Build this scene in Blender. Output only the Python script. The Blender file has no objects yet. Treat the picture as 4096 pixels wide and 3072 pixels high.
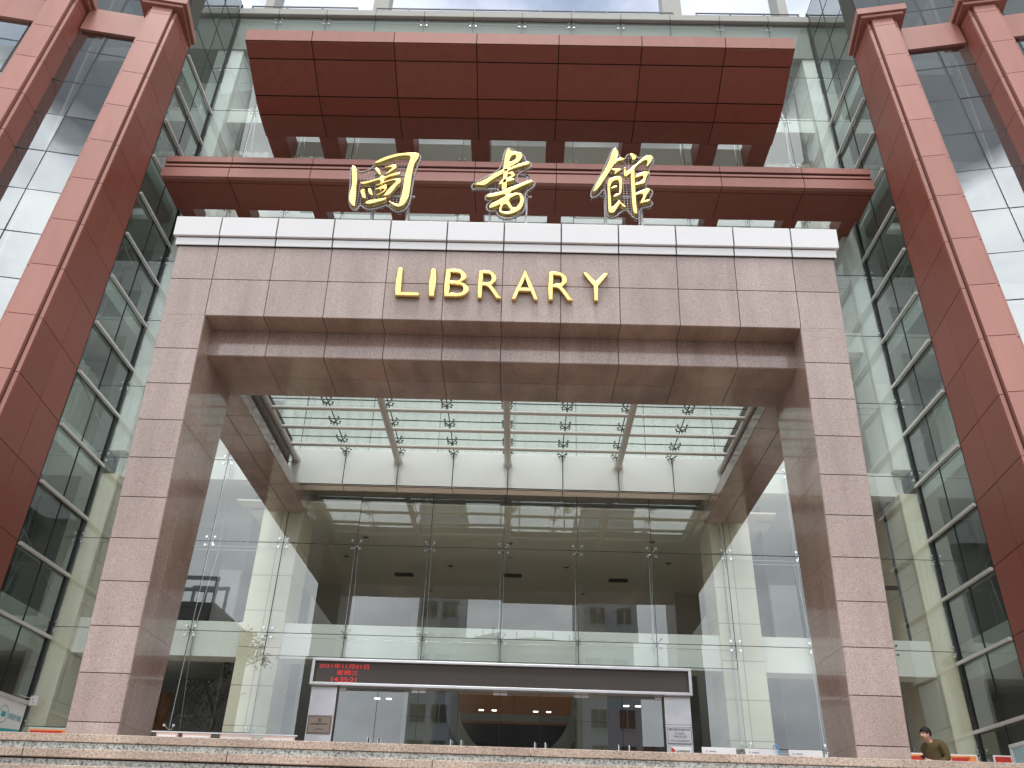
import bpy, bmesh, math, random
from mathutils import Vector, Matrix, noise as mnoise
random.seed(7)
PI = math.pi
scene = bpy.context.scene
COL = scene.collection
# ------------------------------------------------------------------ helpers
class MB:
    """collects faces and links them as one mesh"""
    def __init__(self): self.v=[]; self.f=[]; self.m=[]; self.sm=[]
    def add(self, vs, fs, mat=0, smooth=False):
        o=len(self.v); self.v += [tuple(p) for p in vs]
        for f in fs:
            self.f.append([o+i for i in f]); self.m.append(mat); self.sm.append(smooth)
    def quad(self, a,b,c,d, mat=0): self.add([a,b,c,d],[(0,1,2,3)],mat)
    def hexa(self, p, mat=0):
        # p: 4 bottom (ccw) + 4 top
        self.add(p,[(3,2,1,0),(4,5,6,7),(0,1,5,4),(1,2,6,5),(2,3,7,6),(3,0,4,7)],mat)
    def box(self, x0,x1,y0,y1,z0,z1, mat=0):
        self.hexa([(x0,y0,z0),(x1,y0,z0),(x1,y1,z0),(x0,y1,z0),(x0,y0,z1),(x1,y0,z1),(x1,y1,z1),(x0,y1,z1)],mat)
    def bbox(self, x0,x1,y0,y1,z0,z1, b=0.01, mat=0):
        bm=bmesh.new(); r=bmesh.ops.create_cube(bm,size=1)
        for v in bm.verts: v.co=Vector(((x0+x1)/2+v.co.x*(x1-x0),(y0+y1)/2+v.co.y*(y1-y0),(z0+z1)/2+v.co.z*(z1-z0)))
        bmesh.ops.bevel(bm,geom=bm.edges[:],offset=b,segments=2,affect='EDGES',profile=.5)
        bm.verts.index_update()
        self.add([v.co for v in bm.verts],[[v.index for v in f.verts] for f in bm.faces],mat); bm.free()
    def tube(self, a,b,r,n=10,mat=0,r2=None,caps=True):
        a=Vector(a); b=Vector(b); d=(b-a).normalized()
        u=d.orthogonal().normalized(); w=d.cross(u); r2=r if r2 is None else r2
        vs=[a+(u*math.cos(2*PI*i/n)+w*math.sin(2*PI*i/n))*r for i in range(n)]+[b+(u*math.cos(2*PI*i/n)+w*math.sin(2*PI*i/n))*r2 for i in range(n)]
        self.add(vs,[(i,(i+1)%n,n+(i+1)%n,n+i) for i in range(n)],mat,True)
        if caps: self.add(vs,[tuple(range(n))[::-1],tuple(range(n,2*n))],mat)
    def path(self, pts, r, n=6, mat=0):
        pts=[Vector(p) for p in pts]; rings=[]; u=None
        for i,p in enumerate(pts):
            d=((pts[min(i+1,len(pts)-1)]-pts[max(i-1,0)])).normalized()
            u=d.orthogonal().normalized() if u is None else (u-d*u.dot(d)).normalized()
            w=d.cross(u); rr=r[i] if isinstance(r,(list,tuple)) else r
            rings.append([p+(u*math.cos(2*PI*k/n)+w*math.sin(2*PI*k/n))*rr for k in range(n)])
        vs=[q for ring in rings for q in ring]; fs=[]
        for i in range(len(pts)-1):
            for k in range(n): fs.append((i*n+k,i*n+(k+1)%n,(i+1)*n+(k+1)%n,(i+1)*n+k))
        self.add(vs,fs,mat,True); self.add(vs,[tuple(range(n))[::-1],tuple(range(len(vs)-n,len(vs)))],mat)
    def ball(self, c, r, mat=0, n=8, sx=1,sy=1,sz=1):
        vs=[];fs=[];c=Vector(c);m=n//2+1
        for j in range(m+1):
            t=PI*j/m
            for i in range(n):
                a=2*PI*i/n; vs.append(c+Vector((r*sx*math.sin(t)*math.cos(a),r*sy*math.sin(t)*math.sin(a),r*sz*math.cos(t))))
        for j in range(m):
            for i in range(n): fs.append((j*n+i,(j+1)*n+i,(j+1)*n+(i+1)%n,j*n+(i+1)%n))
        self.add(vs,fs,mat,True)
    def panels(self, P00,P10,P01,P11, us, vs, gap=.012, lift=.012, mat=0, back=1):
        """raised panels over a dark backing; bilinear patch, outward normal = dU x dV"""
        P00,P10,P01,P11=[Vector(p) for p in (P00,P10,P01,P11)]
        f=lambda u,v: P00*(1-u)*(1-v)+P10*u*(1-v)+P01*(1-u)*v+P11*u*v
        nrm=(P10-P00).cross(P01-P00).normalized()
        for i in range(len(us)-1):
            for j in range(len(vs)-1): self.quad(f(us[i],vs[j]),f(us[i+1],vs[j]),f(us[i+1],vs[j+1]),f(us[i],vs[j+1]),back)
        U=((P10-P00).length+(P11-P01).length)/2; V=((P01-P00).length+(P11-P10).length)/2
        gu=gap/U/2; gv=gap/V/2
        for i in range(len(us)-1):
            for j in range(len(vs)-1):
                a,b=us[i]+(gu if us[i]>1e-6 else 0),us[i+1]-(gu if us[i+1]<1-1e-6 else 0)
                c,d=vs[j]+(gv if vs[j]>1e-6 else 0),vs[j+1]-(gv if vs[j+1]<1-1e-6 else 0)
                lo=[f(a,c),f(b,c),f(b,d),f(a,d)]; e=min(.003,lift*.4)
                q=[p+nrm*(lift-e) for p in lo]
                ea=e/U;eb=e/V
                t=[f(a+ea,c+eb)+nrm*lift,f(b-ea,c+eb)+nrm*lift,f(b-ea,d-eb)+nrm*lift,f(a+ea,d-eb)+nrm*lift]
                self.add(lo+q+t,[(0,1,5,4),(1,2,6,5),(2,3,7,6),(3,0,4,7),(4,5,9,8),(5,6,10,9),(6,7,11,10),(7,4,8,11),(8,9,10,11)],mat)
    def build(self, name, mats, parent=None, label=None):
        me=bpy.data.meshes.new(name); me.from_pydata(self.v,[],self.f)
        for m in (mats if isinstance(mats,(list,tuple)) else [mats]): me.materials.append(m)
        nm=len(me.materials)
        me.polygons.foreach_set('material_index',[min(k,nm-1) for k in self.m]); me.polygons.foreach_set('use_smooth',self.sm)
        me.update()
        o=bpy.data.objects.new(name,me); COL.objects.link(o); o.parent=parent
        if label: o['label']=label
        return o
def link(name, me, parent=None):
    o=bpy.data.objects.new(name,me); COL.objects.link(o); o.parent=parent; return o
def tag(o,label,cat,group=None,kind=None):
    o['label']=label; o['category']=cat
    if group: o['group']=group
    if kind: o['kind']=kind
    return o
def thing(name,label,cat,loc=(0,0,0),group=None):
    o=bpy.data.objects.new(name,None); COL.objects.link(o); o.location=loc; o.empty_display_size=.2
    return tag(o,label,cat,group)
def shift(o,loc):
    """children were built in world coordinates; move them into the thing's frame"""
    for c in o.children:
        c.location = Vector(c.location)-Vector(loc)
def place(root, loc):
    root.location=loc
    for c in root.children: c.location=Vector(c.location)-Vector(loc)
def text_mesh(body,size,ext=.004,bev=0,align='CENTER'):
    cu=bpy.data.curves.new('lettering','FONT'); cu.body=body; cu.size=size; cu.extrude=ext; cu.bevel_depth=bev; cu.bevel_resolution=1
    cu.offset=-.010 if bev else 0; cu.align_x=align; cu.align_y='CENTER'; cu.resolution_u=4
    o=bpy.data.objects.new('lettering',cu); COL.objects.link(o)
    bpy.context.view_layer.update()
    dg=bpy.context.evaluated_depsgraph_get()
    me=bpy.data.meshes.new_from_object(o.evaluated_get(dg)); COL.objects.unlink(o); bpy.data.objects.remove(o); bpy.data.curves.remove(cu)
    return me
def text_obj(name,body,size,mat,M,parent=None,ext=.003,bev=0,align='CENTER',fit=None):
    me=text_mesh(body,size,ext,bev,align)
    if fit:
        xs=[v.co.x for v in me.vertices]; ys=[v.co.y for v in me.vertices]
        for v in me.vertices:
            v.co.x=(v.co.x-(min(xs)+max(xs))/2)*fit[0]/max(1e-6,max(xs)-min(xs)); v.co.y=(v.co.y-(min(ys)+max(ys))/2)*fit[1]/max(1e-6,max(ys)-min(ys))
    me.transform(M); me.materials.clear(); me.materials.append(mat); me.name=name
    for p in me.polygons: p.material_index=0
    return link(name,me,parent)
def upright(x,y,z,rz=0):   # text facing -y
    return Matrix.Translation((x,y,z)) @ Matrix.Rotation(rz,4,'Z') @ Matrix.Rotation(PI/2,4,'X')
def curve_poly_mesh(strokes,depth,bev):
    """strokes: list of lists of rings [(x,z)..] -> extruded bevelled mesh in the xz plane (front = -y)"""
    out=[]
    for rings in strokes:
        cu=bpy.data.curves.new('stroke','CURVE'); cu.dimensions='2D'; cu.fill_mode='BOTH'; cu.extrude=depth; cu.bevel_depth=bev; cu.bevel_resolution=2
        cu.offset=-bev*.95
        for ring in rings:
            # round the hand-cut outline once (Chaikin)
            for _ in range(2):
                n=len(ring); ring=[p for i in range(n) for p in ((.75*ring[i][0]+.25*ring[(i+1)%n][0],.75*ring[i][1]+.25*ring[(i+1)%n][1]),(.25*ring[i][0]+.75*ring[(i+1)%n][0],.25*ring[i][1]+.75*ring[(i+1)%n][1]))]
            sp=cu.splines.new('POLY'); sp.points.add(len(ring)-1); sp.use_cyclic_u=True
            for p,(x,z) in zip(sp.points,ring): p.co=(x,z,0,1)
        o=bpy.data.objects.new('stroke',cu); COL.objects.link(o); bpy.context.view_layer.update()
        me=bpy.data.meshes.new_from_object(o.evaluated_get(bpy.context.evaluated_depsgraph_get()))
        COL.objects.unlink(o); bpy.data.objects.remove(o); bpy.data.curves.remove(cu); out.append(me)
    mb=MB()
    for me in out:
        me.transform(Matrix.Rotation(PI/2,4,'X'))
        mb.add([v.co for v in me.vertices],[list(p.vertices) for p in me.polygons],0); bpy.data.meshes.remove(me)
    return mb
# ------------------------------------------------------------------ materials
def mat(name):
    m=bpy.data.materials.new(name); m.use_nodes=True; nt=m.node_tree
    b=nt.nodes['Principled BSDF']; return m,nt,b
def N(nt,t,**k):
    n=nt.nodes.new(t)
    for a,v in k.items():
        if a.startswith('i_'):
            key=a[2:]; key=int(key) if key.isdigit() else key.replace('_',' ')
            n.inputs[key].default_value=v
        else: setattr(n,a,v)
    return n
def ramp(nt,fac,stops):
    r=nt.nodes.new('ShaderNodeValToRGB'); e=r.color_ramp.elements
    while len(e)<len(stops): e.new(.5)
    for x,(p,c) in zip(e,stops): x.position=p; x.color=(*c,1) if len(c)==3 else c
    nt.links.new(fac,r.inputs[0]); return r.outputs[0]
def mixc(nt,fac,a,b,mode='MIX'):
    n=nt.nodes.new('ShaderNodeMix'); n.data_type='RGBA'; n.blend_type=mode; n.clamp_factor=True
    for s,v in ((n.inputs[0],fac),(n.inputs[6],a),(n.inputs[7],b)):
        if hasattr(v,'is_linked') or isinstance(v,bpy.types.NodeSocket): nt.links.new(v,s)
        elif isinstance(v,(int,float)): s.default_value=v
        else: s.default_value=(*v,1)
    return n.outputs[2]
def simple(name,col,rough=.5,metal=0,var=.06,scale=6,spec=.5,bump=0,coat=0,vscale=(1,1,1),island=.93):
    m,nt,b=mat(name)
    tc=N(nt,'ShaderNodeTexCoord'); mp=N(nt,'ShaderNodeMapping'); mp.inputs['Scale'].default_value=vscale
    nt.links.new(tc.outputs['Object'],mp.inputs[0])
    no=N(nt,'ShaderNodeTexNoise',i_Scale=scale,i_Detail=5); nt.links.new(mp.outputs[0],no.inputs['Vector'])
    geo=N(nt,'ShaderNodeNewGeometry')
    c1=tuple(max(0,x*(1-var)) for x in col); c2=tuple(min(1,x*(1+var)) for x in col)
    c=mixc(nt,no.outputs['Fac'],c1,c2)
    c=mixc(nt,geo.outputs['Random Per Island'],c,mixc(nt,1.0,c,(island,island*.99,island*.98),'MULTIPLY'))
    nt.links.new(c,b.inputs['Base Color'])
    r=N(nt,'ShaderNodeMapRange'); r.inputs['To Min'].default_value=max(0,rough-.06); r.inputs['To Max'].default_value=min(1,rough+.08)
    nt.links.new(no.outputs['Fac'],r.inputs[0]); nt.links.new(r.outputs[0],b.inputs['Roughness'])
    b.inputs['Metallic'].default_value=metal; b.inputs['Specular IOR Level'].default_value=spec
    if coat: b.inputs['Coat Weight'].default_value=coat; b.inputs['Coat Roughness'].default_value=.06
    if bump:
        bp=N(nt,'ShaderNodeBump',i_Strength=bump,i_Distance=.02); nt.links.new(no.outputs['Fac'],bp.inputs['Height']); nt.links.new(bp.outputs[0],b.inputs['Normal'])
    return m
def granite(name,stops,scale=45,rough=.3,coat=0,stain=.25,streak=0.0,bump=.0):
    m,nt,b=mat(name)
    tc=N(nt,'ShaderNodeTexCoord'); geo=N(nt,'ShaderNodeNewGeometry')
    no=N(nt,'ShaderNodeTexNoise',i_Scale=scale,i_Detail=3,i_Roughness=.65); nt.links.new(tc.outputs['Object'],no.inputs['Vector'])
    c=ramp(nt,no.outputs['Fac'],stops)
    vo=N(nt,'ShaderNodeTexVoronoi',i_Scale=scale*1.35); nt.links.new(tc.outputs['Object'],vo.inputs['Vector'])
    spk=ramp(nt,vo.outputs['Distance'],[(.0,(.55,.5,.48)),(.16,(.85,.82,.8)),(.3,(1,1,1))])
    c=mixc(nt,.75,c,spk,'MULTIPLY')
    big=N(nt,'ShaderNodeTexNoise',i_Scale=.8,i_Detail=6,i_Roughness=.6)
    mp=N(nt,'ShaderNodeMapping'); mp.inputs['Scale'].default_value=(2.2,1,.5); nt.links.new(tc.outputs['Object'],mp.inputs[0]); nt.links.new(mp.outputs[0],big.inputs['Vector'])
    st=ramp(nt,big.outputs['Fac'],[(.3,(1-stain,1-stain*1.05,1-stain*1.1)),(.62,(1,1,1))])
    c=mixc(nt,1.0,c,st,'MULTIPLY')
    tile=ramp(nt,geo.outputs['Random Per Island'],[(0,(.85,.83,.82)),(.5,(.95,.93,.92)),(1,(1.0,1.0,1.0))])
    c=mixc(nt,1.0,c,tile,'MULTIPLY')
    nt.links.new(c,b.inputs['Base Color']); b.inputs['Roughness'].default_value=rough
    if coat: b.inputs['Coat Weight'].default_value=coat; b.inputs['Coat Roughness'].default_value=.05
    if bump:
        bp=N(nt,'ShaderNodeBump',i_Strength=bump,i_Distance=.01); nt.links.new(no.outputs['Fac'],bp.inputs['Height']); nt.links.new(bp.outputs[0],b.inputs['Normal'])
    return m
def glass(name,tint,ior=1.6,gain=1.6,base=.0,wav=.0):
    m=bpy.data.materials.new(name); m.use_nodes=True; nt=m.node_tree; nt.nodes.clear()
    out=N(nt,'ShaderNodeOutputMaterial'); tr=N(nt,'ShaderNodeBsdfTransparent'); gl=N(nt,'ShaderNodeBsdfGlossy'); gl.inputs['Roughness'].default_value=0.0
    tc=N(nt,'ShaderNodeTexCoord'); no=N(nt,'ShaderNodeTexNoise',i_Scale=3.0,i_Detail=3); nt.links.new(tc.outputs['Object'],no.inputs['Vector'])
    tr_c=mixc(nt,no.outputs['Fac'],tuple(x*.94 for x in tint),tint); nt.links.new(tr_c,tr.inputs['Color'])
    gl.inputs['Color'].default_value=(.93,.97,.96,1)
    fr=N(nt,'ShaderNodeFresnel',i_IOR=ior)
    # a single sheet: use the same Fresnel whichever side is seen
    geo=N(nt,'ShaderNodeNewGeometry')
    ma=N(nt,'ShaderNodeMath',operation='MULTIPLY_ADD'); ma.inputs[1].default_value=gain; ma.inputs[2].default_value=base; ma.use_clamp=True
    dot=N(nt,'ShaderNodeVectorMath',operation='DOT_PRODUCT'); nt.links.new(geo.outputs['Normal'],dot.inputs[0]); nt.links.new(geo.outputs['Incoming'],dot.inputs[1])
    ab=N(nt,'ShaderNodeMath',operation='ABSOLUTE'); nt.links.new(dot.outputs['Value'],ab.inputs[0])
    om=N(nt,'ShaderNodeMath',operation='SUBTRACT'); om.inputs[0].default_value=1; nt.links.new(ab.outputs[0],om.inputs[1])
    pw=N(nt,'ShaderNodeMath',operation='POWER'); nt.links.new(om.outputs[0],pw.inputs[0]); pw.inputs[1].default_value=5
    f0=((ior-1)/(ior+1))**2
    sch=N(nt,'ShaderNodeMath',operation='MULTIPLY_ADD'); nt.links.new(pw.outputs[0],sch.inputs[0]); sch.inputs[1].default_value=1-f0; sch.inputs[2].default_value=f0
    nt.nodes.remove(fr)
    nt.links.new(sch.outputs[0],ma.inputs[0])
    if wav:
        wn=N(nt,'ShaderNodeTexNoise',i_Scale=.7,i_Detail=1); nt.links.new(tc.outputs['Object'],wn.inputs['Vector'])
        bp=N(nt,'ShaderNodeBump',i_Strength=wav,i_Distance=.1); nt.links.new(wn.outputs['Fac'],bp.inputs['Height']); nt.links.new(bp.outputs[0],gl.inputs['Normal'])
    mx=N(nt,'ShaderNodeMixShader'); nt.links.new(ma.outputs[0],mx.inputs[0]); nt.links.new(tr.outputs[0],mx.inputs[1]); nt.links.new(gl.outputs[0],mx.inputs[2])
    nt.links.new(mx.outputs[0],out.inputs[0]); return m
def emit(name,col,s,base=(.02,.02,.02)):
    m,nt,b=mat(name); b.inputs['Base Color'].default_value=(*base,1); b.inputs['Emission Color'].default_value=(*col,1); b.inputs['Emission Strength'].default_value=s
    return m
M={}
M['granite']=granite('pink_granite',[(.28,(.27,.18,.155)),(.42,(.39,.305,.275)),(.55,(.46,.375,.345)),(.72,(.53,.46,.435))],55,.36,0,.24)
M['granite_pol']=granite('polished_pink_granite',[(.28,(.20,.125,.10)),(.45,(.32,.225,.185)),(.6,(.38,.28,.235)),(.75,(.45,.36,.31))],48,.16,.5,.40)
M['joint']=simple('dark_joint',(.035,.026,.022),.8,0,.1)
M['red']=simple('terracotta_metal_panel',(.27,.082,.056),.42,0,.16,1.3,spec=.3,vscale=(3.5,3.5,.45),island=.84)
M['red_lit']=simple('lit_terracotta_panel',(.345,.150,.118),.42,0,.13,1.3,spec=.5,vscale=(3.5,3.5,.45),island=.88)  # same terracotta paint, colour lightened to carry the daylight on front faces
M['red_joint']=simple('black_panel_joint',(.012,.008,.007),.85)
M['white_panel']=simple('white_aluminium_panel',(.70,.70,.70),.32,0,.03,2)
M['fascia']=simple('pale_fascia_panel',(.72,.74,.71),.4,0,.04,1.5)
M['pipe']=simple('cream_grey_painted_steel',(.55,.53,.49),.42,0,.12,8)
M['gold']=simple('polished_gold_metal',(.93,.65,.25),.22,1,.22,9,bump=.12)
M['steel']=simple('stainless_steel',(.62,.62,.61),.22,1,.06,9)
M['brushed']=simple('brushed_steel_sheet',(.70,.70,.72),.33,1,.10,5)
M['dark_steel']=simple('dark_grey_steel',(.09,.09,.095),.5,0,.15,6)
M['grey_steel']=simple('grey_steel_tube',(.33,.32,.32),.45,.4,.15,6)
M['alu']=simple('aluminium_bar',(.66,.65,.62),.38,.3,.05,6)
M['white']=simple('white_plaster',(.86,.86,.83),.75,0,.04,1.2)
M['ceil']=simple('lobby_ceiling_paint',(.90,.82,.71),.8,0,.04,1.0)
M['cream']=simple('cream_wall_tile',(.80,.73,.57),.35,0,.05,2)
M['cream_joint']=simple('cream_tile_joint',(.32,.28,.2),.8)
M['curtain']=simple('pale_curtain_cloth',(.66,.64,.57),.9,0,.06,3,vscale=(3,3,.4))
M['blind']=simple('white_roller_blind',(.82,.83,.84),.8,0,.03,1.5)
M['grey_wall']=simple('grey_interior_wall',(.44,.43,.41),.8,0,.1,1)
M['dark_wall']=simple('dark_interior_wall',(.10,.095,.09),.8,0,.2,1)
M['concrete']=simple('grey_painted_concrete',(.36,.36,.33),.8,0,.1,2.2,bump=.15)
M['wood']=simple('orange_wood_panel',(.42,.16,.045),.4,0,.25,2,vscale=(6,6,.6))
M['black']=simple('black_plastic',(.015,.015,.016),.4)
M['rubber']=simple('black_sealant',(.012,.014,.016),.6)
M['floor_in']=simple('lobby_floor_stone',(.80,.75,.67),.2,0,.1,3)
M['glass']=glass('clear_facade_glass',(.90,.96,.93),1.62,1.6,.055,.006)
M['side_glass']=glass('green_side_glass',(.62,.71,.67),1.62,1.9,.03)
M['wing_glass']=glass('coated_wing_glass',(.38,.42,.43),1.8,1.5,.22,.02)
M['can_glass']=glass('canopy_glass',(.90,.95,.93),1.5,1.4)
M['door_glass']=glass('door_glass',(.70,.76,.73),1.6,1.7,.07)
M['led']=emit('red_led_dots',(1,.05,.06),.7,(.2,.01,.01))
M['lamp']=emit('lit_ceiling_lamp',(1,.93,.82),5,(.8,.8,.8))
M['led_screen']=simple('led_screen_face',(.062,.052,.045),.55,0,.3,60)
M['paper']=simple('white_sign_board',(.84,.84,.85),.5,0,.02,4)
M['pinkframe']=simple('pale_pink_board_frame',(.74,.50,.44),.5)
M['bronze']=simple('bronze_plaque_plate',(.30,.24,.20),.35,.6,.12,8)
M['ink']=simple('black_ink',(.02,.02,.02),.6)
M['red_ink']=simple('red_print',(.55,.04,.03),.6)
M['teal']=simple('teal_print',(.05,.38,.42),.6)
M['orange_print']=simple('orange_print',(.80,.33,.10),.6,0,.2,5)
M['sky_print']=simple('pale_blue_print',(.42,.62,.66),.6,0,.2,5)
M['dark_brown']=simple('dark_brown_lining',(.085,.06,.048),.6,0,.15,2)
M['hook']=simple('light_blue_plastic',(.10,.42,.80),.35)
M['skin']=simple('skin',(.52,.30,.21),.5,0,.05,20)
M['hair']=simple('black_hair',(.006,.005,.005),.8,0,.3,60)
M['jacket']=simple('olive_brown_cloth',(.085,.062,.022),.85,0,.2,25)
M['trousers']=simple('dark_trouser_cloth',(.03,.03,.035),.9,0,.15,25)
M['tower']=simple('pale_tower_render',(.66,.68,.70),.8,0,.05,.2)
M['tower_dark']=simple('grey_brick_block',(.20,.17,.15),.8,0,.15,.3)
M['window_dark']=simple('dark_window_glass',(.05,.06,.07),.1)
M['bark']=simple('dark_bark',(.045,.033,.025),.9,0,.3,8)
M['leaf']=simple('dark_green_leaf',(.035,.06,.022),.6,0,.35,3)
M['paving']=granite('grey_paving_stone',[(.3,(.09,.085,.08)),(.7,(.16,.155,.15))],12,.6,0,.25)
M['step_cap']=granite('pink_step_granite',[(.34,(.20,.16,.14)),(.44,(.42,.325,.255)),(.55,(.53,.42,.34)),(.66,(.62,.53,.45))],60,.55,0,.32)
M['step_riser']=granite('grey_step_granite',[(.34,(.07,.075,.10)),(.46,(.28,.30,.28)),(.58,(.46,.47,.42)),(.74,(.58,.58,.53))],48,.55,0,.2)
M['step_gap']=simple('step_shadow_gap',(.03,.028,.026),.9)
# ------------------------------------------------------------------ calibration of the place (metres; z=0 is the entrance terrace)
TH=0.1056; CT,ST=math.cos(TH),math.sin(TH)
LB=7.07                      # underside of the lintel
HR,PW,H0=.638,.714,.703      # stone course, pillar width, first lintel course
YB=1.77; ZI=6.553            # back of the portal, underside of the inner beam
YG=7.5; XS=10.17             # plane of the front glass, planes of the side glass
GX=[-10.17,-8.72,-7.0,-5.25,-3.5,-1.75,0,1.75,3.5,5.25,7.0,8.72,10.17]
GZ=[-.05,1.55,3.66,5.77,7.9,9.98,12.1,14.2,16.3,18.42,20.54,22.62,25.36]
def pp(x,s,off=0):   # point on the leaning portal face
    return Vector((x,-s*ST-off*CT,LB+s*CT-off*ST))
# ------------------------------------------------------------------ world, sun, camera
w=bpy.data.worlds.new('World'); scene.world=w; w.use_nodes=True; nt=w.node_tree; nt.nodes.clear()
SUN_EL,SUN_AZ=math.radians(67),math.radians(186)   # azimuth from +Y, clockwise: light from the front left
out=N(nt,'ShaderNodeOutputWorld'); bg=N(nt,'ShaderNodeBackground'); bg.inputs['Strength'].default_value=.15
sky=N(nt,'ShaderNodeTexSky'); sky.sky_type='NISHITA'; sky.sun_disc=False; sky.sun_elevation=SUN_EL; sky.sun_rotation=SUN_AZ; sky.air_density=1.2; sky.dust_density=2
tc=N(nt,'ShaderNodeTexCoord'); sep=N(nt,'ShaderNodeSeparateXYZ'); nt.links.new(tc.outputs['Generated'],sep.inputs[0])
mp=N(nt,'ShaderNodeMapping'); mp.inputs['Scale'].default_value=(1,1,2.0); nt.links.new(tc.outputs['Generated'],mp.inputs[0])
n1=N(nt,'ShaderNodeTexNoise',i_Scale=2.3,i_Detail=8,i_Roughness=.55); nt.links.new(mp.outputs[0],n1.inputs['Vector'])
n2=N(nt,'ShaderNodeTexNoise',i_Scale=5.0,i_Detail=6,i_Roughness=.6); nt.links.new(mp.outputs[0],n2.inputs['Vector'])
cl=ramp(nt,n2.outputs['Fac'],[(.3,(11.0,11.4,12.2)),(.62,(18,18.3,18.8))])
north=ramp(nt,sep.outputs['Y'],[(.0,(1,1,1)),(.35,(.47,.49,.54))]); cl=mixc(nt,1.0,cl,north,'MULTIPLY')
haze=ramp(nt,sep.outputs['Z'],[(.15,(.74,.75,.78)),(.50,(1,1,1))]); cl=mixc(nt,1.0,cl,haze,'MULTIPLY')
# thin broken cloud everywhere, a thick bright bank low in the south (behind the viewer)
mask=ramp(nt,n1.outputs['Fac'],[(.34,(0,0,0)),(.60,(1,1,1))])
wob=N(nt,'ShaderNodeMath',operation='MULTIPLY_ADD'); nt.links.new(n1.outputs['Fac'],wob.inputs[0]); wob.inputs[1].default_value=.16; nt.links.new(sep.outputs['Z'],wob.inputs[2])
bank=ramp(nt,wob.outputs[0],[(.79,(1,1,1)),(.815,(0,0,0))])
south=ramp(nt,sep.outputs['Y'],[(.0,(1,1,1)),(.08,(0,0,0))])
bk=mixc(nt,1.0,bank,south,'MULTIPLY')
# no cloud high in the south: clear darker sky there
hs=ramp(nt,wob.outputs[0],[(.79,(0,0,0)),(.82,(1,1,1))]); hs=mixc(nt,1.0,hs,south,'MULTIPLY'); keep=mixc(nt,hs,(1,1,1),(.10,.10,.10)); mask=mixc(nt,1.0,mask,keep,'MULTIPLY')
mx=N(nt,'ShaderNodeMix'); mx.data_type='RGBA'; mx.blend_type='LIGHTEN'; mx.inputs[0].default_value=1; nt.links.new(mask,mx.inputs[6]); nt.links.new(bk,mx.inputs[7])
hi=ramp(nt,sep.outputs['Z'],[(.62,(1,1,1)),(.9,(.75,.75,.75))])
skyc=mixc(nt,mx.outputs[2],mixc(nt,hs,sky.outputs[0],(1.7,1.85,2.1)),cl)
nt.links.new(skyc,bg.inputs['Color']); nt.links.new(bg.outputs[0],out.inputs[0])
su=bpy.data.lights.new('sun','SUN'); su.energy=2.6; su.angle=math.radians(14); su.color=(1,.97,.93)
so=bpy.data.objects.new('sun',su); COL.objects.link(so)
sd=Vector((math.sin(SUN_AZ)*math.cos(SUN_EL),math.cos(SUN_AZ)*math.cos(SUN_EL),math.sin(SUN_EL)))
so.rotation_euler=sd.to_track_quat('Z','Y').to_euler(); so.location=sd*40
cam=bpy.data.cameras.new('camera'); cam.sensor_width=36; cam.lens=36*1800.207/2212; cam.clip_end=2000; cam.clip_start=.05
co=bpy.data.objects.new('camera',cam); COL.objects.link(co); scene.camera=co
p_,y_,r_=0.5358,-0.0204,0.0338
fwd=Vector((math.sin(y_)*math.cos(p_),math.cos(y_)*math.cos(p_),math.sin(p_))); rt=Vector((math.cos(y_),-math.sin(y_),0)); up=rt.cross(fwd)
r2=rt*math.cos(r_)+up*math.sin(r_); u2=-rt*math.sin(r_)+up*math.cos(r_)
co.matrix_world=Matrix(((r2.x,u2.x,-fwd.x,.45517),(r2.y,u2.y,-fwd.y,-11.47683),(r2.z,u2.z,-fwd.z,-.95467),(0,0,0,1)))
scene.view_settings.view_transform='Standard'; scene.view_settings.look='None'; scene.view_settings.exposure=0
scene.render.engine='CYCLES'; scene.cycles.transparent_max_bounces=24; scene.cycles.max_bounces=10; scene.cycles.glossy_bounces=5; scene.cycles.diffuse_bounces=4
scene.cycles.use_denoising=True
scene.render.film_transparent=False
# ------------------------------------------------------------------ ground, terrace, steps
RI,TR,NS=.15,.30,17
YE=-3.88
mb=MB(); mb.quad((-400,-400,-RI*NS),(400,-400,-RI*NS),(400,400,-RI*NS),(-400,400,-RI*NS))
tag(mb.build('ground',M['paving']),'grey stone paving of the forecourt below the steps','ground',kind='structure')
mb=MB(); mb.box(-30,30,YE+.01,7.4,-RI*NS+.004,-.07); mb.panels((-30,YE,-.05),(30,YE,-.05),(-30,7.4,-.05),(30,7.4,-.05),[i/40 for i in range(41)],[i/8 for i in range(9)],.006,.05,1,2)
tag(mb.build('terrace',[M['step_riser'],M['step_cap'],M['step_gap']]),'granite entrance terrace at the top of the steps','terrace',kind='structure')
mb=MB(); L=1.66
for k in range(NS):
    y=YE-k*TR; z=-k*RI; off=[0,-.79,.41,-.3,.62][k%5]
    xs=[-26+L*i+off for i in range(32)]
    for a,b in zip(xs[:-1],xs[1:]):
        mb.bbox(a+.003,b-.003,y-.002,y+TR+.05,z-.066,z,.006,0)          # nosing slab
        mb.box(a+.002,b-.002,y+.028,y+TR,z-RI+.001,z-.078,1)            # riser stone, set back
    mb.box(-26,26,y+.034,y+TR-.01,z-RI+.001,z-.02,2)
tag(mb.build('steps',[M['step_cap'],M['step_riser'],M['step_gap']]),'wide flight of granite steps with pink nosings and grey risers','steps',kind='structure')
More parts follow.
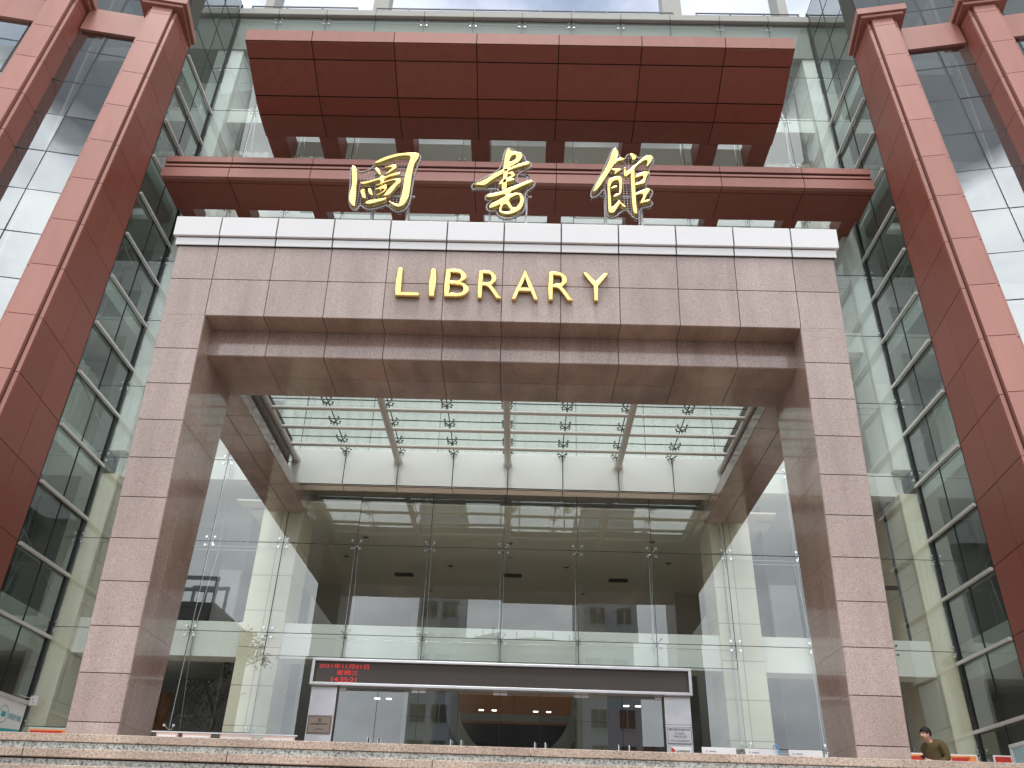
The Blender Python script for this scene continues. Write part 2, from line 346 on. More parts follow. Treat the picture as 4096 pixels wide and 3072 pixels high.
# ------------------------------------------------------------------ entrance portal
port=thing('entrance_portal','pink granite portal frame leaning forward in front of the glass entrance','portal',(0,0,0))
zs=lambda s: LB+s*CT
rows=[-HR*i for i in range(12)]+[-7.11]
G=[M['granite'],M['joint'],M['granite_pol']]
for sg in (-1,1):
    mb=MB(); xo,xi=sg*(5+PW),sg*5.0
    P=lambda x,s: pp(x,s)
    S0,S1=rows[-1],1.40
    allrows=rows[::-1]+[H0,1.40]
    vs=[(s-S0)/(S1-S0) for s in allrows]
    a,b=(xo,xi) if sg<0 else (xi,xo)
    # front only up to the lintel on the pillar; the lintel part carries its own face
    vsp=[(s-S0)/(0-S0) for s in rows[::-1]]
    mb.panels(P(a,S0),P(b,S0),P(a,0),P(b,0),[0,1],vsp,.011,.012,0,1)
    # inner face: courses stay level, vertical joint at y=.82
    for k in range(len(rows)-1):
        s1,s0=rows[k],rows[k+1]
        y0,y1=P(0,s0).y,P(0,s1).y; z0,z1=zs(s0),zs(s1)
        for (f0,f1,g0,g1) in ((y0,y1,.86,.86),(.86,.86,YB,YB)):
            if z1>ZI and f0>.5: z1c=ZI
            else: z1c=z1
            q=[(xi,f0,z0),(xi,g0,z0),(xi,f1,z1c),(xi,g1,z1c)]
            if sg>0: q=[q[1],q[0],q[3],q[2]]
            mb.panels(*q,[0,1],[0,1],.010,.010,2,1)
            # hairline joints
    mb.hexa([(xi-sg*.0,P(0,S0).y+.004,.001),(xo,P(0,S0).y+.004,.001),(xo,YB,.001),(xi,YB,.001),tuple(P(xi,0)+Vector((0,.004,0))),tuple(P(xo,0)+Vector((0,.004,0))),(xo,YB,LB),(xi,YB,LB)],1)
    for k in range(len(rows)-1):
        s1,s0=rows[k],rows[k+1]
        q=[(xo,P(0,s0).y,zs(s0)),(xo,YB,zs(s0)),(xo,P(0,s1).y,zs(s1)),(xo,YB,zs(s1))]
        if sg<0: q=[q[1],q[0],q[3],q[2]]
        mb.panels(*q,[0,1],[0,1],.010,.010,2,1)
    mb.build('pillar',G,port,'%s pillar of the granite portal'%('left' if sg<0 else 'right'))
mb=MB()
xs=[-5-PW]+[i-5 for i in range(11)]+[5+PW]
us=[(x-xs[0])/(xs[-1]-xs[0]) for x in xs]
mb.panels(pp(xs[0],0),pp(xs[-1],0),pp(xs[0],1.42),pp(xs[-1],1.42),us,[0,H0/1.42,1],.011,.012,0,1)
ui=[i/10 for i in range(11)]
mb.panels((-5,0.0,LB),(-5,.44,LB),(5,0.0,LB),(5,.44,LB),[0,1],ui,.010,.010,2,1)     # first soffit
top=pp(0,1.93)
ZR=8.40     # the roof of the portal lies behind its tall front parapet
mb.hexa([tuple(pp(xs[0],0)+Vector((0,.01,.001))),tuple(pp(xs[-1],0)+Vector((0,.01,.001))),(xs[-1],.26,LB+.001),(xs[0],.26,LB+.001),tuple(pp(xs[0],1.9)+Vector((0,.01,0))),tuple(pp(xs[-1],1.9)+Vector((0,.01,0))),(xs[-1],.10,top.z-.03),(xs[0],.10,top.z-.03)],3)
mb.box(xs[0],xs[-1],.262,YB-.001,LB+.001,ZR,1)
mb.panels((xs[-1],YB,LB),(xs[0],YB,LB),(xs[-1],YB,ZR),(xs[0],YB,ZR),[1-u for u in us[::-1]],[0,.5,1],.01,.01,2,1)
for sg in (-1,1):
    q=[(sg*5.714,0,LB),(sg*5.714,YB,LB),(sg*5.714,pp(0,1.33).y,ZR),(sg*5.714,YB,ZR)]
    if sg<0: q=[q[1],q[0],q[3],q[2]]
    mb.panels(*q,[0,1],[0,.5,1],.01,.01,2,1)
mb.build('lintel',G+[M['white_panel']],port)
mb=MB()
mb.panels((-5,.44,ZI),(5,.44,ZI),(-5,.44,LB-.012),(5,.44,LB-.012),ui,[0,1],.010,.010,2,1)
mb.panels((-5,.44,ZI),(-5,YB,ZI),(5,.44,ZI),(5,YB,ZI),[0,.515,1],ui,.009,.010,2,1)
mb.panels((5,YB,ZI),(-5,YB,ZI),(5,YB,LB),(-5,YB,LB),ui,[0,1],.010,.010,2,1)
mb.box(-4.999,4.999,.452,YB-.002,ZI+.002,LB-.001,1)
mb.build('inner_beam',G,port)
# white metal cornice: eleven joints, two bands
mb=MB(); cj=[-5.81]+[i-5+.0 for i in range(11)]+[5.81]
for a,b,first,last in [(cj[i],cj[i+1],i==0,i==10+1-0) for i in range(len(cj)-1)]:
    g=.011
    a2=a+(0 if a==cj[0] else g); b2=b-(0 if b==cj[-1] else g)
    for (s0,s1,o,ex) in ((1.545,1.935,.10,0),(1.375,1.525,.055,.05)):
        a3=a2+(ex if a==cj[0] else 0); b3=b2-(ex if b==cj[-1] else 0)
        c=[pp(a3,s0,o),pp(b3,s0,o),pp(b3,s0,-.15),pp(a3,s0,-.15),pp(a3,s1,o),pp(b3,s1,o),pp(b3,s1,-.15),pp(a3,s1,-.15)]
        bm=bmesh.new(); vv=[bm.verts.new(p) for p in c]
        for f in ((3,2,1,0),(4,5,6,7),(0,1,5,4),(1,2,6,5),(2,3,7,6),(3,0,4,7)): bm.faces.new([vv[i] for i in f])
        bmesh.ops.bevel(bm,geom=bm.edges[:],offset=.008,segments=2,affect='EDGES',profile=.5); bm.verts.index_update()
        mb.add([v.co for v in bm.verts],[[v.index for v in f.verts] for f in bm.faces],0); bm.free()
mb.hexa([tuple(pp(x,s,o)) for s in (1.37,1.925) for (x,o) in ((-5.74,.04),(5.74,.04),(5.74,-.1),(-5.74,-.1))],1)
mb.box(-5.75,5.75,-.1,.14,top.z-.035,top.z-.012,0)
for sg in (-1,1):
    for (s0,s1,o) in ((1.545,1.93,.10),(1.375,1.525,.05)):
        z0,z1=zs(s0),zs(s1)
        xx=sorted((sg*5.70,sg*(5.70+o)))
        mb.box(xx[0],xx[1],pp(0,s0).y+.14,.14,z0,z1-.02,0)
mb.build('cornice',[M['white_panel'],M['rubber']],port)
# ------------------------------------------------------------------ canopies
def upper_canopy():
    t=thing('upper_canopy','large upper red metal canopy with slanting panelled underside below the roof edge','canopy',(0,6,18.6))
    pr=[(3.88,19.78),(3.93,19.40),(4.42,19.24),(5.40,18.83),(5.98,18.68),(6.80,18.63)]
    X0,X1=-7.8,7.8; js=[-7.8,-5.9,-3.55,-1.19,1.15,3.5,5.86,7.8]; us=[(x-X0)/(X1-X0) for x in js]
    mb=MB(); a,b=pr[1],pr[0]
    mb.panels((X0,a[0],a[1]),(X1,a[0],a[1]),(X0,b[0],b[1]),(X1,b[0],b[1]),us,[0,1],.022,.015,0,1); mb.build('fascia',[M['red_lit'],M['red_joint']],t)
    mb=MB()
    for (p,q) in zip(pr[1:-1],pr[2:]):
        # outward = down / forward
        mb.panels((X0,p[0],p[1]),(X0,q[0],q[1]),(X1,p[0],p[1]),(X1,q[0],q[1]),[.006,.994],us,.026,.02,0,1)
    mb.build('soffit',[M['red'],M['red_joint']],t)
    mb=MB()
    tp=[(6.80,19.9)]
    ring=[(y+.0,z) for y,z in pr]+tp
    n=len(ring)
    for x,s in ((X0,1),(X1,-1)):
        vs=[(x,y,z) for y,z in ring]; mb.add(vs,[tuple(range(n))[::s]],0)
    mb.quad((X0,3.88,19.78),(X1,3.88,19.78),(X1,6.8,19.9),(X0,6.8,19.9)); mb.quad((X0,6.8,19.9),(X1,6.8,19.9),(X1,6.8,18.63),(X0,6.8,18.63))
    mb.build('body',[M['red']],t)
    bm=MB(); bm.bbox(-.29,.29,0,1.15,0,.9,.01,0); first=None
    for x in [-7.5,-5.87,-3.52,-1.16,1.18,3.53,5.89,7.5]:
        if first is None: o=bm.build('bracket',[M['red']],t); first=o
        else: o=first.copy(); COL.objects.link(o); o.parent=t
        o.location=(x,6.81,18.64)
    for c in t.children: c.location=Vector(c.location)-Vector((0,6,18.6))
def lower_canopy():
    t=thing('lower_canopy','long lower red metal canopy with stepped mouldings behind the gold characters','canopy',(0,6,15.7))
    X0,X1=-9.95,9.95; js=[X0,-8.05,-5.75,-3.44,-1.14,1.15,3.44,5.74,8.03,X1]
    mb=MB()
    for a,b in zip(js[:-1],js[1:]):
        a2=a+(.008 if a!=X0 else 0); b2=b-(.008 if b!=X1 else 0)
        for z0,z1,y in ((16.28,16.49,5.6),(16.12,16.20,5.61),(15.70,16.035,5.58)): mb.bbox(a2,b2,y,y+.12,z0,z1,.008,0)
    mb.box(X0+.06,X1-.06,5.66,5.8,15.72,16.47,1)
    mb.build('fascia',[M['red_lit'],M['red_joint']],t)
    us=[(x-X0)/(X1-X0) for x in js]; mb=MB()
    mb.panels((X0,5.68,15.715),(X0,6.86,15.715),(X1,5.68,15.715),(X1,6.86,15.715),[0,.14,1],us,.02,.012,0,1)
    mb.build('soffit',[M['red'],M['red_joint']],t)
    mb=MB(); mb.box(X0+.005,X1-.005,5.69,6.95,15.72,16.46); mb.build('body',[M['red']],t)
    bm=MB(); bm.bbox(-.2,.2,0,.85,0,.6,.01,0); first=None
    for x in [-9.7]+js[1:-1]+[9.7]:
        if first is None: o=bm.build('bracket',[M['red']],t); first=o
        else: o=first.copy(); COL.objects.link(o); o.parent=t
        o.location=(x,6.96,15.74)
    for c in t.children: c.location=Vector(c.location)-Vector((0,6,15.7))
upper_canopy(); lower_canopy()
# ------------------------------------------------------------------ pilasters and wings
A9=math.radians(9.2)
def pilaster(sg,ox,oy,label,group,ztop=20.72):
    """leaning terracotta pilaster; sg=-1 left wing, +1 right wing; ox,oy = offset of its inner corner"""
    t=thing('pilaster',label,'pilaster',(sg*(9.86+ox),2.5+oy,0),group)
    e1=Vector((sg*math.cos(A9),-math.sin(A9),0)); nf=Vector((sg*-math.sin(A9),-math.cos(A9),0))  # outward along the wing; front normal
    corner=lambda z: Vector((sg*(9.86+.0113*z+ox),2.495+.0755*z+oy,z))
    zj=[0,.62]+[3.44+1.413*k-1.413*1 for k in range(0,14)]; zj=[z for z in zj if z<ztop-.3]; 
    zj=sorted(set([round(z,3) for z in zj]))+[ztop]
    vsn=[z/ztop for z in zj]
    def pn(mb,f0,f1,lift,us=(0,1),mt=0):
        a,b=f0,f1
        mb.panels(a(0),b(0),a(ztop),b(ztop),list(us),vsn,.013,lift,mt,1)
    W=.80
    # shaft body with the panelled inner side face
    mb=MB()
    back=lambda z: Vector((sg*(XS+ox)+0*e1.x,5.22+oy,z))
    if sg<0: pn(mb,corner,back,.012,us=(0,.5,1))
    else: pn(mb,back,corner,.012,us=(0,.5,1))
    oc=lambda z: corner(z)+e1*W
    ob=lambda z: back(z)+e1*W
    if sg<0: pn(mb,ob,oc,.012,us=(0,.5,1))
    else: pn(mb,oc,ob,.012,us=(0,.5,1))
    ins=lambda p,z,dx,dy: p(z)+e1*dx+Vector((0,dy,0))
    for z0,z1 in zip(zj[:-1],zj[1:]):   # dark core kept well inside the cladding
        c0=[ins(corner,z0,.06,.06),ins(oc,z0,-.06,.06),ins(ob,z0,-.06,-.05),ins(back,z0,.06,-.05)]
        c1=[ins(corner,z1,.06,.06),ins(oc,z1,-.06,.06),ins(ob,z1,-.06,-.05),ins(back,z1,.06,-.05)]
        if sg<0: c0=[c0[1],c0[0],c0[3],c0[2]]; c1=[c1[1],c1[0],c1[3],c1[2]]
        mb.hexa([tuple(p) for p in c0+c1],1)
    f0,f1=(corner,oc) if sg>0 else (oc,corner)
    for z0,z1 in zip(zj[:-1],zj[1:]): mb.quad(f0(z0),f1(z0),f1(z1),f0(z1),1)
    mb.build('shaft',[M['red'],M['red_joint']],t)
    # narrow trim strips on the corners (front face of the shaft)
    for (d0,d1) in ((0.0,.085),(W-.085,W)):
        mb=MB(); f0=lambda z,d0=d0: corner(z)+e1*d0+nf*.003; f1=lambda z,d1=d1: corner(z)+e1*d1+nf*.003
        (pn(mb,f0,f1,.035) if sg>0 else pn(mb,f1,f0,.035)); mb.build('trim',[M['red_lit'],M['red_joint']],t)
    # proud front panel
    mb=MB(); d0,d1,pr_=.115,W-.115,.13
    f=lambda d,o: (lambda z: corner(z)+e1*d+nf*o)
    (pn(mb,f(d0,pr_),f(d1,pr_),.012) if sg>0 else pn(mb,f(d1,pr_),f(d0,pr_),.012))
    p0=[f(d0,pr_)(0),f(d1,pr_)(0),f(d1,0.001)(0),f(d0,0.001)(0)]; p1=[f(d0,pr_)(ztop),f(d1,pr_)(ztop),f(d1,.001)(ztop),f(d0,.001)(ztop)]
    if sg<0: p0=[p0[1],p0[0],p0[3],p0[2]]; p1=[p1[1],p1[0],p1[3],p1[2]]
    mb.hexa([tuple(q) for q in p0+p1],0)
    mb.build('front_panel',[M['red_lit'],M['red_joint']],t)
    # cap: two overhanging slabs
    mb=MB(); c=corner(ztop)
    for z0,z1,o in ((ztop+.005,ztop+.12,.17),(ztop+.121,ztop+.36,.27)):
        fr=lambda d,k: c+e1*d+nf*k
        inward=-e1*o
        q=[fr(-o,.13+o*.6),fr(W+o,.13+o*.6),fr(W+o,-1.15),fr(-o,-1.15)]
        if sg<0: q=[q[1],q[0],q[3],q[2]]
        q0=[(p.x,p.y,z0) for p in q]; q1=[(p.x,p.y,z1) for p in q]; mb.hexa(q0+q1,0)
    mb.build('cap',[M['red_lit']],t)
    place(t,t.location.copy())
for sg,nm in ((-1,'left'),(1,'right')):
    pilaster(sg,0,0,'terracotta pilaster beside the %s sunshade glass, nearest the portal'%nm,'terracotta pilasters')
    pilaster(sg,2.68,-.48,'terracotta pilaster farther out on the %s wing, cut by the photo edge'%nm,'terracotta pilasters')
    # wing glass leans with the pilasters, about half a metre behind their corners
    yw=lambda x,z: 2.495+.0755*z+.55-.175*(x-10.0)
    for k,(x0,x1) in enumerate(((10.70,12.72),(13.4,16.2))):
        t=thing('spandrel_beam',('plain terracotta beam joining the two pilasters of the %s wing near their caps','plain terracotta beam running off the %s photo edge beyond the outer pilaster')[k]%nm,'beam',(sg*(x0+x1)/2,4.2,19.9))
        mb=MB(); q=[]
        for z in (19.86,20.90):
            r=[(sg*x0,yw(x0,z)-.10,z),(sg*x1,yw(x1,z)-.10,z),(sg*x1,yw(x1,z)+.12,z),(sg*x0,yw(x0,z)+.12,z)]
            q+= [r[1],r[0],r[3],r[2]] if sg<0 else r
        mb.hexa(q,0); mb.build('beam_face',[M['red_lit']],t); place(t,t.location.copy())
    t=thing('wing_glass_wall','reflective curtain wall of the %s wing between terracotta pilasters'%nm,'glass wall',(sg*12,4.2,0))
    zj=[3.44+1.413*k for k in range(-1,16)]
    xs_=[10.3,11.0,12.0,13.0,14.1,15.2,16.3]
    for i in range(len(xs_)-1):
        for j in range(len(zj)-1):
            if xs_[i]>12.9 and zj[j]<11: continue
            mb=MB(); a,b=xs_[i]+.012,xs_[i+1]-.012; z0,z1=zj[j]+.012,zj[j+1]-.012
            q=[(sg*a,yw(a,z0),z0),(sg*b,yw(b,z0),z0),(sg*b,yw(b,z1),z1),(sg*a,yw(a,z1),z1)]
            dx,dz=random.uniform(-.006,.006),random.uniform(-.006,.006)   # each pane sits a hair out of true
            q=[(p[0],p[1]+(dx if k in (0,3) else -dx)+(dz if k<2 else -dz),p[2]) for k,p in enumerate(q)]
            if sg<0: q=q[::-1]
            mb.quad(*q,0); mb.build('glass_pane',[M['wing_glass']],t)
    mb=MB()
    for x in xs_:
        q=[]
        for z in (zj[0],zj[-1]): q+=[(sg*x-.012,yw(x,z)-.008,z),(sg*x+.012,yw(x,z)-.008,z),(sg*x+.012,yw(x,z)+.09,z),(sg*x-.012,yw(x,z)+.09,z)]
        mb.hexa(q,0)
    for z in zj:
        q=[(sg*xs_[0],yw(xs_[0],z)-.006,z-.012),(sg*xs_[-1],yw(xs_[-1],z)-.006,z-.012),(sg*xs_[-1],yw(xs_[-1],z)+.03,z-.012),(sg*xs_[0],yw(xs_[0],z)+.03,z-.012)]
        if sg<0: q=[q[1],q[0],q[3],q[2]]
        mb.hexa(q+[(a,b,c+.024) for a,b,c in q],0)
    mb.build('mullion_grid',[M['rubber']],t)
    place(t,t.location.copy())
# ------------------------------------------------------------------ spider fittings (one mesh for each kind, shared)
def spider_mesh(front=True):
    mb=MB()
    # local: glass plane at y=0, outside = -y ; hub behind the glass
    mb.tube((0,.07,0),(0,.16,0),.022,8); mb.ball((0,.075,0),.034,0,8)
    for sx in (-1,1):
        for sz in (-1,1):
            mb.tube((0,.07,0),(sx*.10,.045,sz*.10),.013,7,0,.010); mb.tube((sx*.10,.05,sz*.10),(sx*.10,-.012,sz*.10),.011,7)
            mb.tube((sx*.10,-.016,sz*.10),(sx*.10,.0,sz*.10),.03,12)
    mb.box(-.02,.02,.15,.24,-.05,.05)
    o=mb.build('spider_fitting',[M['steel']]); me=o.data; COL.objects.unlink(o); bpy.data.objects.remove(o); return me
SPI=spider_mesh()
def glass_wall(name,label,xs,zs_,group=None,rods=True,skip=None,m='glass',thick_joint=.006):
    cx=(xs[0]+xs[-1])/2
    t=thing(name,label,'glass wall',(cx,YG,zs_[0]),group)
    for i in range(len(xs)-1):
        for j in range(len(zs_)-1):
            if skip and skip(i,j): continue
            a,b,z0,z1=xs[i]+thick_joint,xs[i+1]-thick_joint,zs_[j]+thick_joint,zs_[j+1]-thick_joint
            d1,d2=random.uniform(-.004,.004),random.uniform(-.004,.004)
            mb=MB(); mb.quad((a,YG+d1+d2,z0),(b,YG-d1+d2,z0),(b,YG-d1-d2,z1),(a,YG+d1-d2,z1)); mb.build('glass_pane',[M[m]],t)
    mb=MB(); j_=thick_joint
    for x in xs: mb.box(x-j_,x+j_,YG-.004,YG+.012,zs_[0],zs_[-1])
    for z in zs_: mb.box(xs[0],xs[-1],YG-.003,YG+.010,z-j_,z+j_)
    mb.build('silicone_joint',[M['rubber']],t)
    for x in xs:
        for z in zs_[1:-1] if len(zs_)>2 else []:
            if abs(abs(x)-5.25)<.01 and min(abs(v) for v in xs)<1: continue   # belongs to the neighbouring wall
            o=link('spider_fitting',SPI,t); o.location=(x,YG,z)
    if zs_[-1]>25:
        for x in xs[1:-1]:
            o=link('spider_fitting',SPI,t); o.location=(x,YG,25.18)
    if rods:
        for x in xs:
            if abs(x)>10: continue
            mb=MB()
            for z0,z1,z2 in zip(zs_[:-2:2],zs_[1:-1:2],zs_[2::2]):
                mb.tube((x+.02,YG+.16,z0),(x+.02,YG+.62,z1),.009,5); mb.tube((x+.02,YG+.62,z1),(x+.02,YG+.16,z2),.009,5)
                mb.tube((x,YG+.14,z1),(x,YG+.64,z1),.014,5)
                mb.tube((x-.05,YG+.17,z0),(x-.05,YG+.17,z2),.012,5)
            mb.build('tension_rod',[M['steel']],t)
        mb=MB()
        for z in zs_[1:-1:2]:
            mb.tube((xs[0],YG+.62,z),(xs[-1],YG+.62,z),.007,5); mb.tube((xs[0],YG+.17,z-.06),(xs[-1],YG+.17,z-.06),.006,5)
        mb.build('bracing_cable',[M['steel']],t)
    place(t,t.location.copy()); return t
FG='glass walls with spider fittings'
glass_wall('front_glass_wall','tall glass wall with spider fittings between portal and left sunshade glass',GX[0:4],GZ,FG)
glass_wall('front_glass_wall','tall glass wall with spider fittings between portal and right sunshade glass',GX[9:13],GZ,FG)
glass_wall('front_glass_wall','glass wall over the entrance doors showing the lobby ceiling',GX[3:10],[3.16,3.66,5.77,7.22],FG)
glass_wall('front_glass_wall','upper glass wall behind the red canopies up to the roof edge',GX[3:10],GZ[4:],FG,rods=False)
# fixed bottom panes beside the doors
# ------------------------------------------------------------------ side glass with sun bars
for sg,nm in ((-1,'left'),(1,'right')):
    t=thing('side_glass_wall','dark glass side wall with pale sloping sun bars beside the %s terracotta pilaster'%nm,'glass wall',(sg*XS,6.35,0),'side glass walls with sun bars')
    ys=[5.24,6.36,7.46]
    zr=[.3]+[3.38+1.413*k for k in range(-1,17)]
    for i in range(2):
        for j in range(len(zr)-1):
            a,b,z0,z1=ys[i]+.008,ys[i+1]-.008,zr[j]+.007,zr[j+1]-.007
            d=random.uniform(-.005,.005); q=[(sg*XS+d,a,z0),(sg*XS-d,b,z0),(sg*XS-d,b,z1),(sg*XS+d,a,z1)]
            mb=MB(); mb.quad(*(q if sg<0 else q[::-1])); mb.build('glass_pane',[M['side_glass']],t)
    mb=MB()
    for y in ys: mb.box(sg*XS-.012,sg*XS+.012,y-.011,y+.011,0,26)
    mb.box(sg*XS-.03,sg*XS+.03,7.44,7.5,0,26)
    for z in zr: mb.box(sg*XS-.01,sg*XS+.01,ys[0],ys[-1],z-.006,z+.006)
    mb.build('silicone_joint',[M['rubber']],t)
    bm=MB(); bm.bbox(-.035,.035,-1.14,1.14,-.035,.035,.006,0)
    first=None
    for k in range(-1,13):
        if first is None: first=bm.build('sun_bar',[M['alu']],t); o=first
        else: o=first.copy(); COL.objects.link(o); o.parent=t
        o.location=(sg*(XS-.075),6.36,3.40+1.413*k)
    place(t,t.location.copy())
# ------------------------------------------------------------------ glass entrance canopy between portal and building
t=thing('glass_canopy','glass entrance canopy on cream steel pipes between the portal and the building','canopy',(0,4.6,7.8))
pm=MB(); pm.tube((0,1.75,7.80),(0,7.16,7.80),.078,16); pm.tube((0,7.08,7.80),(0,7.15,7.80),.11,16,0)
first=None
for x in (-5.18,-2.66,.04,2.75,5.27):
    if first is None: first=pm.build('pipe_beam',[M['pipe']],t); o=first
    else: o=first.copy(); COL.objects.link(o); o.parent=t
    o.location=(x,0,0)
first=None
for y in (2.72,3.62,4.50,5.40,6.29):
    if first is None:
        cm=MB(); cm.tube((-5.18,0,7.80),(5.27,0,7.80),.045,12); first=cm.build('cross_pipe',[M['pipe']],t); o=first
    else: o=first.copy(); COL.objects.link(o); o.parent=t
    o.location=(0,y,0)
cx=[-5.3,-3.98,-2.63,-1.31,.03,1.37,2.70,4.05,5.39]; cy=[1.79,2.85,3.75,4.66,5.57,6.49,7.14]
for i in range(len(cx)-1):
    for j in range(len(cy)-1):
        mb=MB(); mb.quad((cx[i]+.008,cy[j]+.008,8.12),(cx[i+1]-.008,cy[j]+.008,8.12),(cx[i+1]-.008,cy[j+1]-.008,8.12),(cx[i]+.008,cy[j+1]-.008,8.12)); mb.build('glass_pane',[M['can_glass']],t)
mb=MB()
for x in cx: mb.box(x-.010,x+.010,cy[0],cy[-1],8.112,8.13)
for y in cy[1:-1]: mb.box(cx[0],cx[-1],y-.009,y+.009,8.111,8.129)
mb.build('silicone_joint',[M['rubber']],t)
sp=MB()
sp.tube((0,0,-.23),(0,0,-.09),.014,7); sp.ball((0,0,-.10),.026,0,8)
for sx in (-1,1):
    for sy in (-1,1):
        sp.tube((0,0,-.10),(sx*.105,sy*.105,-.07),.013,6); sp.tube((sx*.105,sy*.105,-.085),(sx*.105,sy*.105,-.012),.010,6); sp.tube((sx*.105,sy*.105,-.02),(sx*.105,sy*.105,-.004),.026,10)
first=None
for x in cx[1:-1]:
    for y in cy[1:]:
        if first is None: first=sp.build('spider_fitting',[M['dark_steel']],t); o=first
        else: o=first.copy(); COL.objects.link(o); o.parent=t
        o.location=(x,min(y,7.06),8.12)
fj=[-5.31,-3.97,-2.65,-1.30,.05,1.39,2.75,4.08,5.42]
mb=MB(); mb.box(fj[0]+.01,fj[-1]-.01,7.165,7.49,7.185,8.07,1)
for a,b in zip(fj[:-1],fj[1:]):
    mb.bbox(a+.010,b-.010,7.14,7.2,7.14,8.085,.008,0); mb.bbox(a+.010,b-.010,7.14,7.495,7.14,7.18,.006,2)
mb.build('fascia',[M['fascia'],M['rubber'],M['ceil']],t)
for sg in (-1,1):
    mb=MB(); xi,xo=sg*4.82,sg*5.73; za,zb=ZI,6.83; ya,yb=1.775,7.47
    vsb=[i/7 for i in range(8)]
    q=[(min(xi,xo),ya,za),(min(xi,xo),yb,za),(max(xi,xo),ya,za),(max(xi,xo),yb,za)]
    mb.panels(*q,vsb,[0,.5,1],.010,.010,0,1)
    q=[(xi,ya,za),(xi,yb,za),(xi,ya,zb),(xi,yb,zb)]
    if sg>0: q=[q[1],q[0],q[3],q[2]]
    mb.panels(*q,vsb,[0,1],.010,.010,0,1)
    q=[(xo,ya,za),(xo,yb,za),(xo,ya,zb),(xo,yb,zb)]
    if sg<0: q=[q[1],q[0],q[3],q[2]]
    mb.panels(*q,vsb,[0,1],.010,.010,0,1)
    mb.box(min(xi,xo)+.002,max(xi,xo)-.002,ya,yb,za+.002,zb,1)
    a,b=sorted((sg*5.36,sg*5.73)); mb.box(a,b,ya,yb-.35,zb+.001,8.35,2)
    mb.build('side_beam',[M['granite_pol'],M['joint'],M['dark_brown']],t)
place(t,t.location.copy())
# ------------------------------------------------------------------ the library building behind the glass
lib=thing('library_building','library building behind the glass with white floor bands, curtains and flat roof','building',(0,12,0))
SL=[(3.16,3.95),(7.52,8.15),(11.80,12.45),(16.08,16.72),(20.38,21.03)]
for z0,z1 in SL:
    mb=MB()
    if z0<4:   # bulkhead only: the lobby is double height in the middle
        mb.bbox(-9.95,9.95,7.78,8.35,z0,z1,.01); mb.box(-9.95,-6.6,8.36,16,z1-.3,z1); mb.box(6.6,9.95,8.36,16,z1-.3,z1)
    elif z0<8: mb.bbox(-9.95,9.95,7.86,8.2,z0,z1,.01); mb.box(-9.95,-6.6,8.2,16,z0+.25,z1-.05); mb.box(6.6,9.95,8.2,16,z0+.25,z1-.05); mb.box(-6.6,6.6,8.2,16,z0+.25,z1-.05)
    else: mb.bbox(-9.95,9.95,7.86,8.2,z0,z1,.01); mb.box(-9.95,9.95,8.2,13,z0+.2,z1-.05)
    mb.build('floor_slab',[M['white']],lib)
    for sg in (-1,1):
        mb=MB(); a,b=sorted((sg*10.5,sg*18)); mb.bbox(a,b,5.5,12,z0,z1,.01); mb.build('floor_slab',[M['white']],lib)
# roof slab and parapet
mb=MB(); mb.box(-10.1,10.1,7.56,16,23.7,25.2); mb.build('roof_slab',[M['concrete']],lib)
mb=MB(); mb.panels((-10.15,7.38,25.42),(10.15,7.38,25.42),(-10.15,7.38,25.70),(10.15,7.38,25.70),[(x+10.15)/20.3 for x in [-10.15]+GX[1:-1]+[10.15]],[0,1],.02,.012,0,1)
mb.panels((-10.15,7.38,25.42),(-10.15,7.75,25.42),(10.15,7.38,25.42),(10.15,7.75,25.42),[0,1],[(x+10.15)/20.3 for x in [-10.15]+GX[1:-1]+[10.15]],.02,.012,0,1)
mb.box(-10.14,10.14,7.385,7.75,25.425,25.70,0)
mb.box(-10.1,10.1,7.55,16,25.2,25.6); mb.build('parapet',[M['concrete'],M['rubber']],lib)
for x0,x1 in ((-6.02,-5.40),(5.50,6.25)):
    mb=MB(); mb.bbox(x0,x1,9.4,10.0,25.3,32,.015); mb.build('roof_column',[M['concrete']],lib)
for x0,x1 in ((-10.35,-10.0),(10.1,10.45)):
    mb=MB(); mb.box(x0,x1,9.4,10.2,25.3,34); mb.build('roof_column',[M['concrete']],lib)
# cream tiled columns just behind the lobby glass and tiled end piers
for sg in (-1,1):
    mb=MB(); a,b=sorted((sg*4.98,sg*5.92)); zj=[0]+[.06+.83*k for k in range(1,10)]
    mb.panels((a,7.72,0),(b,7.72,0),(a,7.72,7.5),(b,7.72,7.5),[0,.5,1],[z/7.5 for z in zj if z<7.5]+[1],.015,.008,0,1)
    q=[(sg*4.98,7.72,0),(sg*4.98,8.9,0),(sg*4.98,7.72,7.5),(sg*4.98,8.9,7.5)]
    if sg>0: q=[q[1],q[0],q[3],q[2]]
    mb.panels(*q,[0,1],[z/7.5 for z in zj if z<7.5]+[1],.014,.008,0,1)
    mb.box(a+.002,b-.002,7.725,8.9,0,7.5,1)
    mb.build('column',[M['cream'],M['cream_joint']],lib)
    mb=MB(); x=sg*9.72; zj=[1.06*k for k in range(0,8)]
    q=[(x,7.62,0),(x,9.4,0),(x,7.62,7.5),(x,9.4,7.5)]
    if sg>0: q=[q[1],q[0],q[3],q[2]]
    mb.panels(*q,[0,1],[z/7.5 for z in zj]+[1],.008,.008,0,1)
    a,b=sorted((x+sg*.002,sg*10.14)); mb.box(a,b,7.62,9.4,0,7.5,0)
    mb.build('end_pier',[M['cream'],M['cream_joint']],lib)
    mb=MB(); a,b=sorted((sg*9.72,sg*10.14)); mb.box(a,b,7.62,9.4,8.15,23.7,0); mb.build('end_pier',[M['white']],lib)
